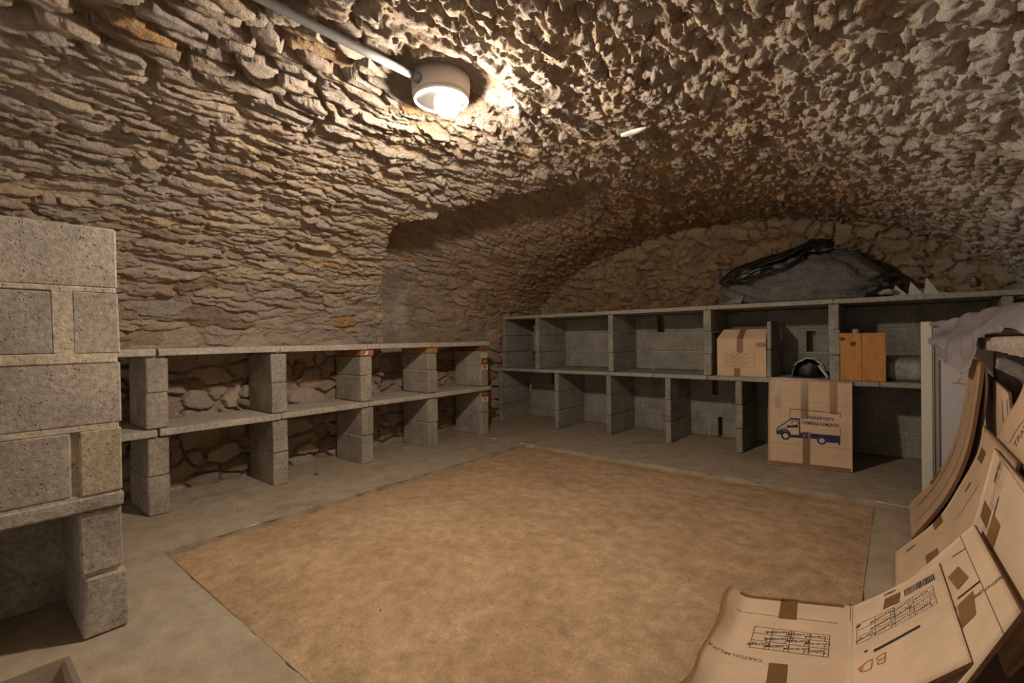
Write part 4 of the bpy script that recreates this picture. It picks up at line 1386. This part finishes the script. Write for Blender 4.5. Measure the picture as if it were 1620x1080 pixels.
def plastic(name, c, rough=.22, alpha=.0, bump=.6, sc=14):
    t = NT(name)
    p = t.pos(False)
    n = t.noise(p, sc, 5, .6, .8)
    n2 = t.noise(p, sc * 3.1, 4, .6, 1.5)
    t.col(t.mix(1.0, c, t.rng(n, .3, .7, .7, 1.3), 'MULTIPLY'))
    t.rough(rough)
    t.b.inputs['Specular IOR Level'].default_value = .6
    t.b.inputs['Alpha'].default_value = 1 - alpha
    t.bump(t.math('ADD', n, t.math('MULTIPLY', n2, .5)), bump, .012)
    return t.m
M_CLEAR = plastic('clear_wrap', (.36, .36, .33), .18, .25)
M_GBAG = plastic('smoky_plastic', (.125, .118, .112), .14, .10, 1.0, 24)
M_BBAG = plastic('black_plastic', (.014, .015, .014), .3, 0, .5, 20)

def crumple(name, c, r, mat, parent, n=34, m=60, seed=0, amp=.10, flat=.0, shape=None, pw=2.4):
    """a lumpy bag: superellipsoid with a flat base and sharp creases"""
    v = []
    for i in range(n):
        ph = PI * i / (n - 1)
        for j in range(m):
            th = 2 * PI * j / m
            d = np.array([math.sin(ph) * math.cos(th), math.sin(ph) * math.sin(th), math.cos(ph)])
            k = (abs(d[0]) ** pw + abs(d[1]) ** pw + abs(d[2]) ** pw) ** (-1 / pw)
            v.append(d * k)
    v = np.array(v)
    th = np.arctan2(v[:, 1], v[:, 0])
    rr = 1 - np.abs(fbm(v[:, 0] * 2.1 + v[:, 2] * 1.3, v[:, 1] * 2.1 - v[:, 2] * 1.7, seed, 4)) * 2
    sm = fbm(v[:, 0] * 1.1 + 5, v[:, 1] * 1.3 + v[:, 2] * 1.2, seed + 2, 2)
    v = v * (1 + amp * rr + amp * .8 * sm)[:, None]
    v = v * np.array(r)
    if shape is not None:
        v = shape(v)
    v[:, 2] = np.maximum(v[:, 2], flat)
    v = v + np.array(c)
    f = []
    for i in range(n - 1):
        for j in range(m):
            f.append((i * m + j, (i + 1) * m + j, (i + 1) * m + (j + 1) % m, i * m + (j + 1) % m))
    return mk(name, v, f, mat, parent, True)
PK = thing('wrapped_pack', 'clear plastic wrapped pack on the grey shelf beside the wooden board', 'pack', (.07, 4.52, .645))
crumple('wrapping', (.07, 4.52, .725), (.155, .13, .088), M_CLEAR, PK, 24, 44, 3, .05, -.08, None, 4)
for k in range(4):
    v, f = lathe([(0, 0), (.026, 0), (.028, .01), (.028, .12), (.0, .125)], (-.03 + k * .062, 4.53, .648), 16)
    mk('bottle', v, f, M_WHITE, PK, True)

# black and white carrier bag lying open
OB = thing('carrier_bag', 'black carrier bag with white and green rim lying open on the grey shelf', 'bag', (-.52, 4.45, .645))
def arch_shell(r0, depth, y0, mat_out, mat_in, seed):
    v, f, fm = [], [], []
    n, m = 26, 10
    for layer, k in ((0, 1.0), (1, .93)):
        for j in range(m):
            t = j / (m - 1)
            for i in range(n):
                a = PI * i / (n - 1)
                w = 1 + .08 * float(pnoise(a * 2.2, t * 3 + layer * .1, seed)) + .03 * float(pnoise(a * 7, t * 6, seed + 1))
                rr = r0 * k * w * (1 - .35 * t * t)
                v.append((-.545 - rr * math.cos(a) * .98, y0 + depth * t + .02 * float(pnoise(a * 3, 5, seed)), .647 + rr * math.sin(a) * 1.28 + .004))
    g = grid_faces(m, n)
    f = g + [tuple(m * n + q for q in k[::-1]) for k in g]
    for idx, q in enumerate(g):
        col = q[0] % n; row = q[0] // n
        fm.append(2 if (col < 5 and row < 5) else (1 if row < 3 else 0))
    fm += [0 if (k // (n - 1)) > 0 else 0 for k in range(len(g))]
    for i in range(n - 1):
        f.append((i, i + 1, m * n + i + 1, m * n + i)); fm.append(2 if i < 5 else 1)
    return v, f, fm
v, f, fm = arch_shell(.124, .22, 4.36, None, None, 7)
mk('sack', v, f, None, OB, True, mats=[M_BBAG, plastic('white_plastic', (.46, .46, .43), .35, 0, .4, 30), plastic('green_plastic', (.01, .13, .05), .35, 0, .4, 30)], fmat=fm)
crumple('contents', (-.56, 4.50, .70), (.09, .08, .085), M_BBAG, OB, 18, 28, 9, .12, -.05)
v, f = tube([(-.475, 4.352, .75), (-.455, 4.345, .715), (-.43, 4.34, .68), (-.415, 4.338, .652)], .010, 8)
mk('strap', v, f, plain('white_strap', (.48, .48, .45), .6), OB, True)
v, f = tube([(-.475, 4.352, .75), (-.50, 4.36, .735), (-.53, 4.37, .70)], .006, 8)
mk('strap', v, f, M_INK, OB, True)

# ------------------------------------------------------------------ on top of the grey shelf
TS = 1.2555
GBG = thing('plastic_bag', 'big smoky grey plastic bag stuffed full on top of the grey shelf', 'bag', (-.62, 4.55, TS))
def bag_shape(v):
    x = v[:, 0]
    v = v.copy()
    k = np.interp(x, [-.62, -.50, -.3, .0, .25, .42, .54], [.60, .84, .90, .94, 1.16, 1.0, .60])
    v[:, 2] *= k
    v[:, 0] += .04 * np.clip(v[:, 2], 0, 1) * np.sign(-x)
    return v
crumple('sack', (-.63, 4.535, TS + .145), (.55, .21, .235), M_GBAG, GBG, 70, 130, 21, .10, -.143, bag_shape, 2.6)
net = [[(-1.20, 4.36, TS + .006), (-1.10, 4.31, TS + .006), (-1.02, 4.30, TS + .006)], [(-1.24, 4.46, TS + .02), (-1.12, 4.42, TS + .07), (-1.0, 4.40, TS + .12)], [(-1.26, 4.58, TS + .006), (-1.14, 4.58, TS + .06), (-1.0, 4.58, TS + .10)]]
T2 = bspline_surf(net, 14, 14)
T2 = T2 + .012 * np.abs(fbm(T2[..., 0] * 16, T2[..., 1] * 12, 33, 3))[..., None] * np.array([0, 0, 1])
mk('bag_tail', T2.reshape(-1, 3), grid_faces(14, 14), M_CLEAR, GBG, True)
net = [[(-.42, 4.31, TS + .004), (-.30, 4.29, TS + .004), (-.20, 4.30, TS + .003)], [(-.42, 4.30, TS + .04), (-.30, 4.275, TS + .02), (-.18, 4.27, TS + .004)], [(-.42, 4.36, TS + .12), (-.28, 4.36, TS + .10), (-.17, 4.36, TS + .05)]]
T3 = bspline_surf(net, 12, 14)
mk('bag_skirt', T3.reshape(-1, 3), grid_faces(12, 14), M_GBAG, GBG, True)
KB = thing('black_bag', 'folded black bin bag thrown over the smoky plastic bag', 'bag', (-.85, 4.48, TS + .27))
for q, (pts_, dn, sd) in enumerate((
        ([(-1.16, 4.40, 1.50), (-1.06, 4.38, 1.545), (-.90, 4.37, 1.585), (-.72, 4.37, 1.625), (-.55, 4.39, 1.685), (-.41, 4.42, 1.70)], (0, -.115, -.035), 41),
        ([(-1.18, 4.33, 1.43), (-1.05, 4.30, 1.475), (-.88, 4.295, 1.525), (-.72, 4.305, 1.56), (-.58, 4.33, 1.615)], (.02, -.045, -.055), 47),
        ([(-1.17, 4.47, 1.52), (-1.0, 4.46, 1.57), (-.80, 4.47, 1.605), (-.58, 4.49, 1.69), (-.40, 4.49, 1.715)], (0, -.10, .010), 53),
        ([(-.70, 4.36, 1.60), (-.56, 4.36, 1.66), (-.44, 4.38, 1.695), (-.385, 4.41, 1.690)], (.0, -.075, -.045), 59))):
    cl = catmull(pts_, 44)
    m = 20
    vv = np.zeros((44, m, 3))
    dn = np.array(dn)
    for i in range(44):
        for j in range(m):
            t = 2 * j / (m - 1) - 1
            tp = min(1, .35 + 2.2 * min(i, 43 - i) / 43)
            k = 1 + .45 * float(pnoise(i * .13, 2 + np.sign(t) * 1.5, sd))
            cr = 1 - abs(float(fbm(np.array(i * .05 + t * .3), np.array(t * 2.1), sd + 3, 3))) * 2.0
            vv[i, j] = cl[i] + dn * t * k * tp + np.array([.02 * t, -.012 * cr, .026 * cr])
    fa = grid_faces(44, m)
    bk = vv + np.array([0, .004, -.007])
    fb = [tuple(44 * m + k for k in q_[::-1]) for q_ in fa]
    ring = [(0, j) for j in range(m)] + [(i, m - 1) for i in range(1, 44)] + [(43, j) for j in range(m - 2, -1, -1)] + [(i, 0) for i in range(42, 0, -1)]
    ring = [a_ * m + b_ for a_, b_ in ring]
    fr_ = [(ring[k], ring[(k + 1) % len(ring)], 44 * m + ring[(k + 1) % len(ring)], 44 * m + ring[k]) for k in range(len(ring))]
    mk('fold', np.concatenate([vv.reshape(-1, 3), bk.reshape(-1, 3)]), fa + fb + fr_, M_BBAG, KB, True)
FP = thing('foam_packing', 'pale packing piece with a row of pointed ridges on the grey shelf top', 'packing', (.08, 4.46, TS))
M_FOAM = plain('pale_foam', (.46, .47, .44), .8)
for k, x in enumerate((-.02, .065, .15)):
    h = .085 + .02 * k; y0, y1 = 4.40, 4.52
    mk('ridge', [(x - .005, y0, TS + .010), (x + .078, y0 + .01, TS + .010), (x + .078, y1, TS + .010), (x - .005, y1, TS + .010), (x + .010, y0 + .012, TS + h), (x + .022, y1, TS + h)],
       [(0, 3, 2, 1), (0, 1, 4), (3, 5, 2), (0, 4, 5, 3), (1, 2, 5, 4)], M_FOAM, FP)
box('base', -.03, .27, 4.385, 4.54, TS + .004, TS + .012, M_FOAM, FP, bev=.002, jit=.003)
blob('crumpled_wrap', (-.055, 4.36, TS + .036), (.05, .04, .024), M_CLEAR, FP, 8, 2, .4)
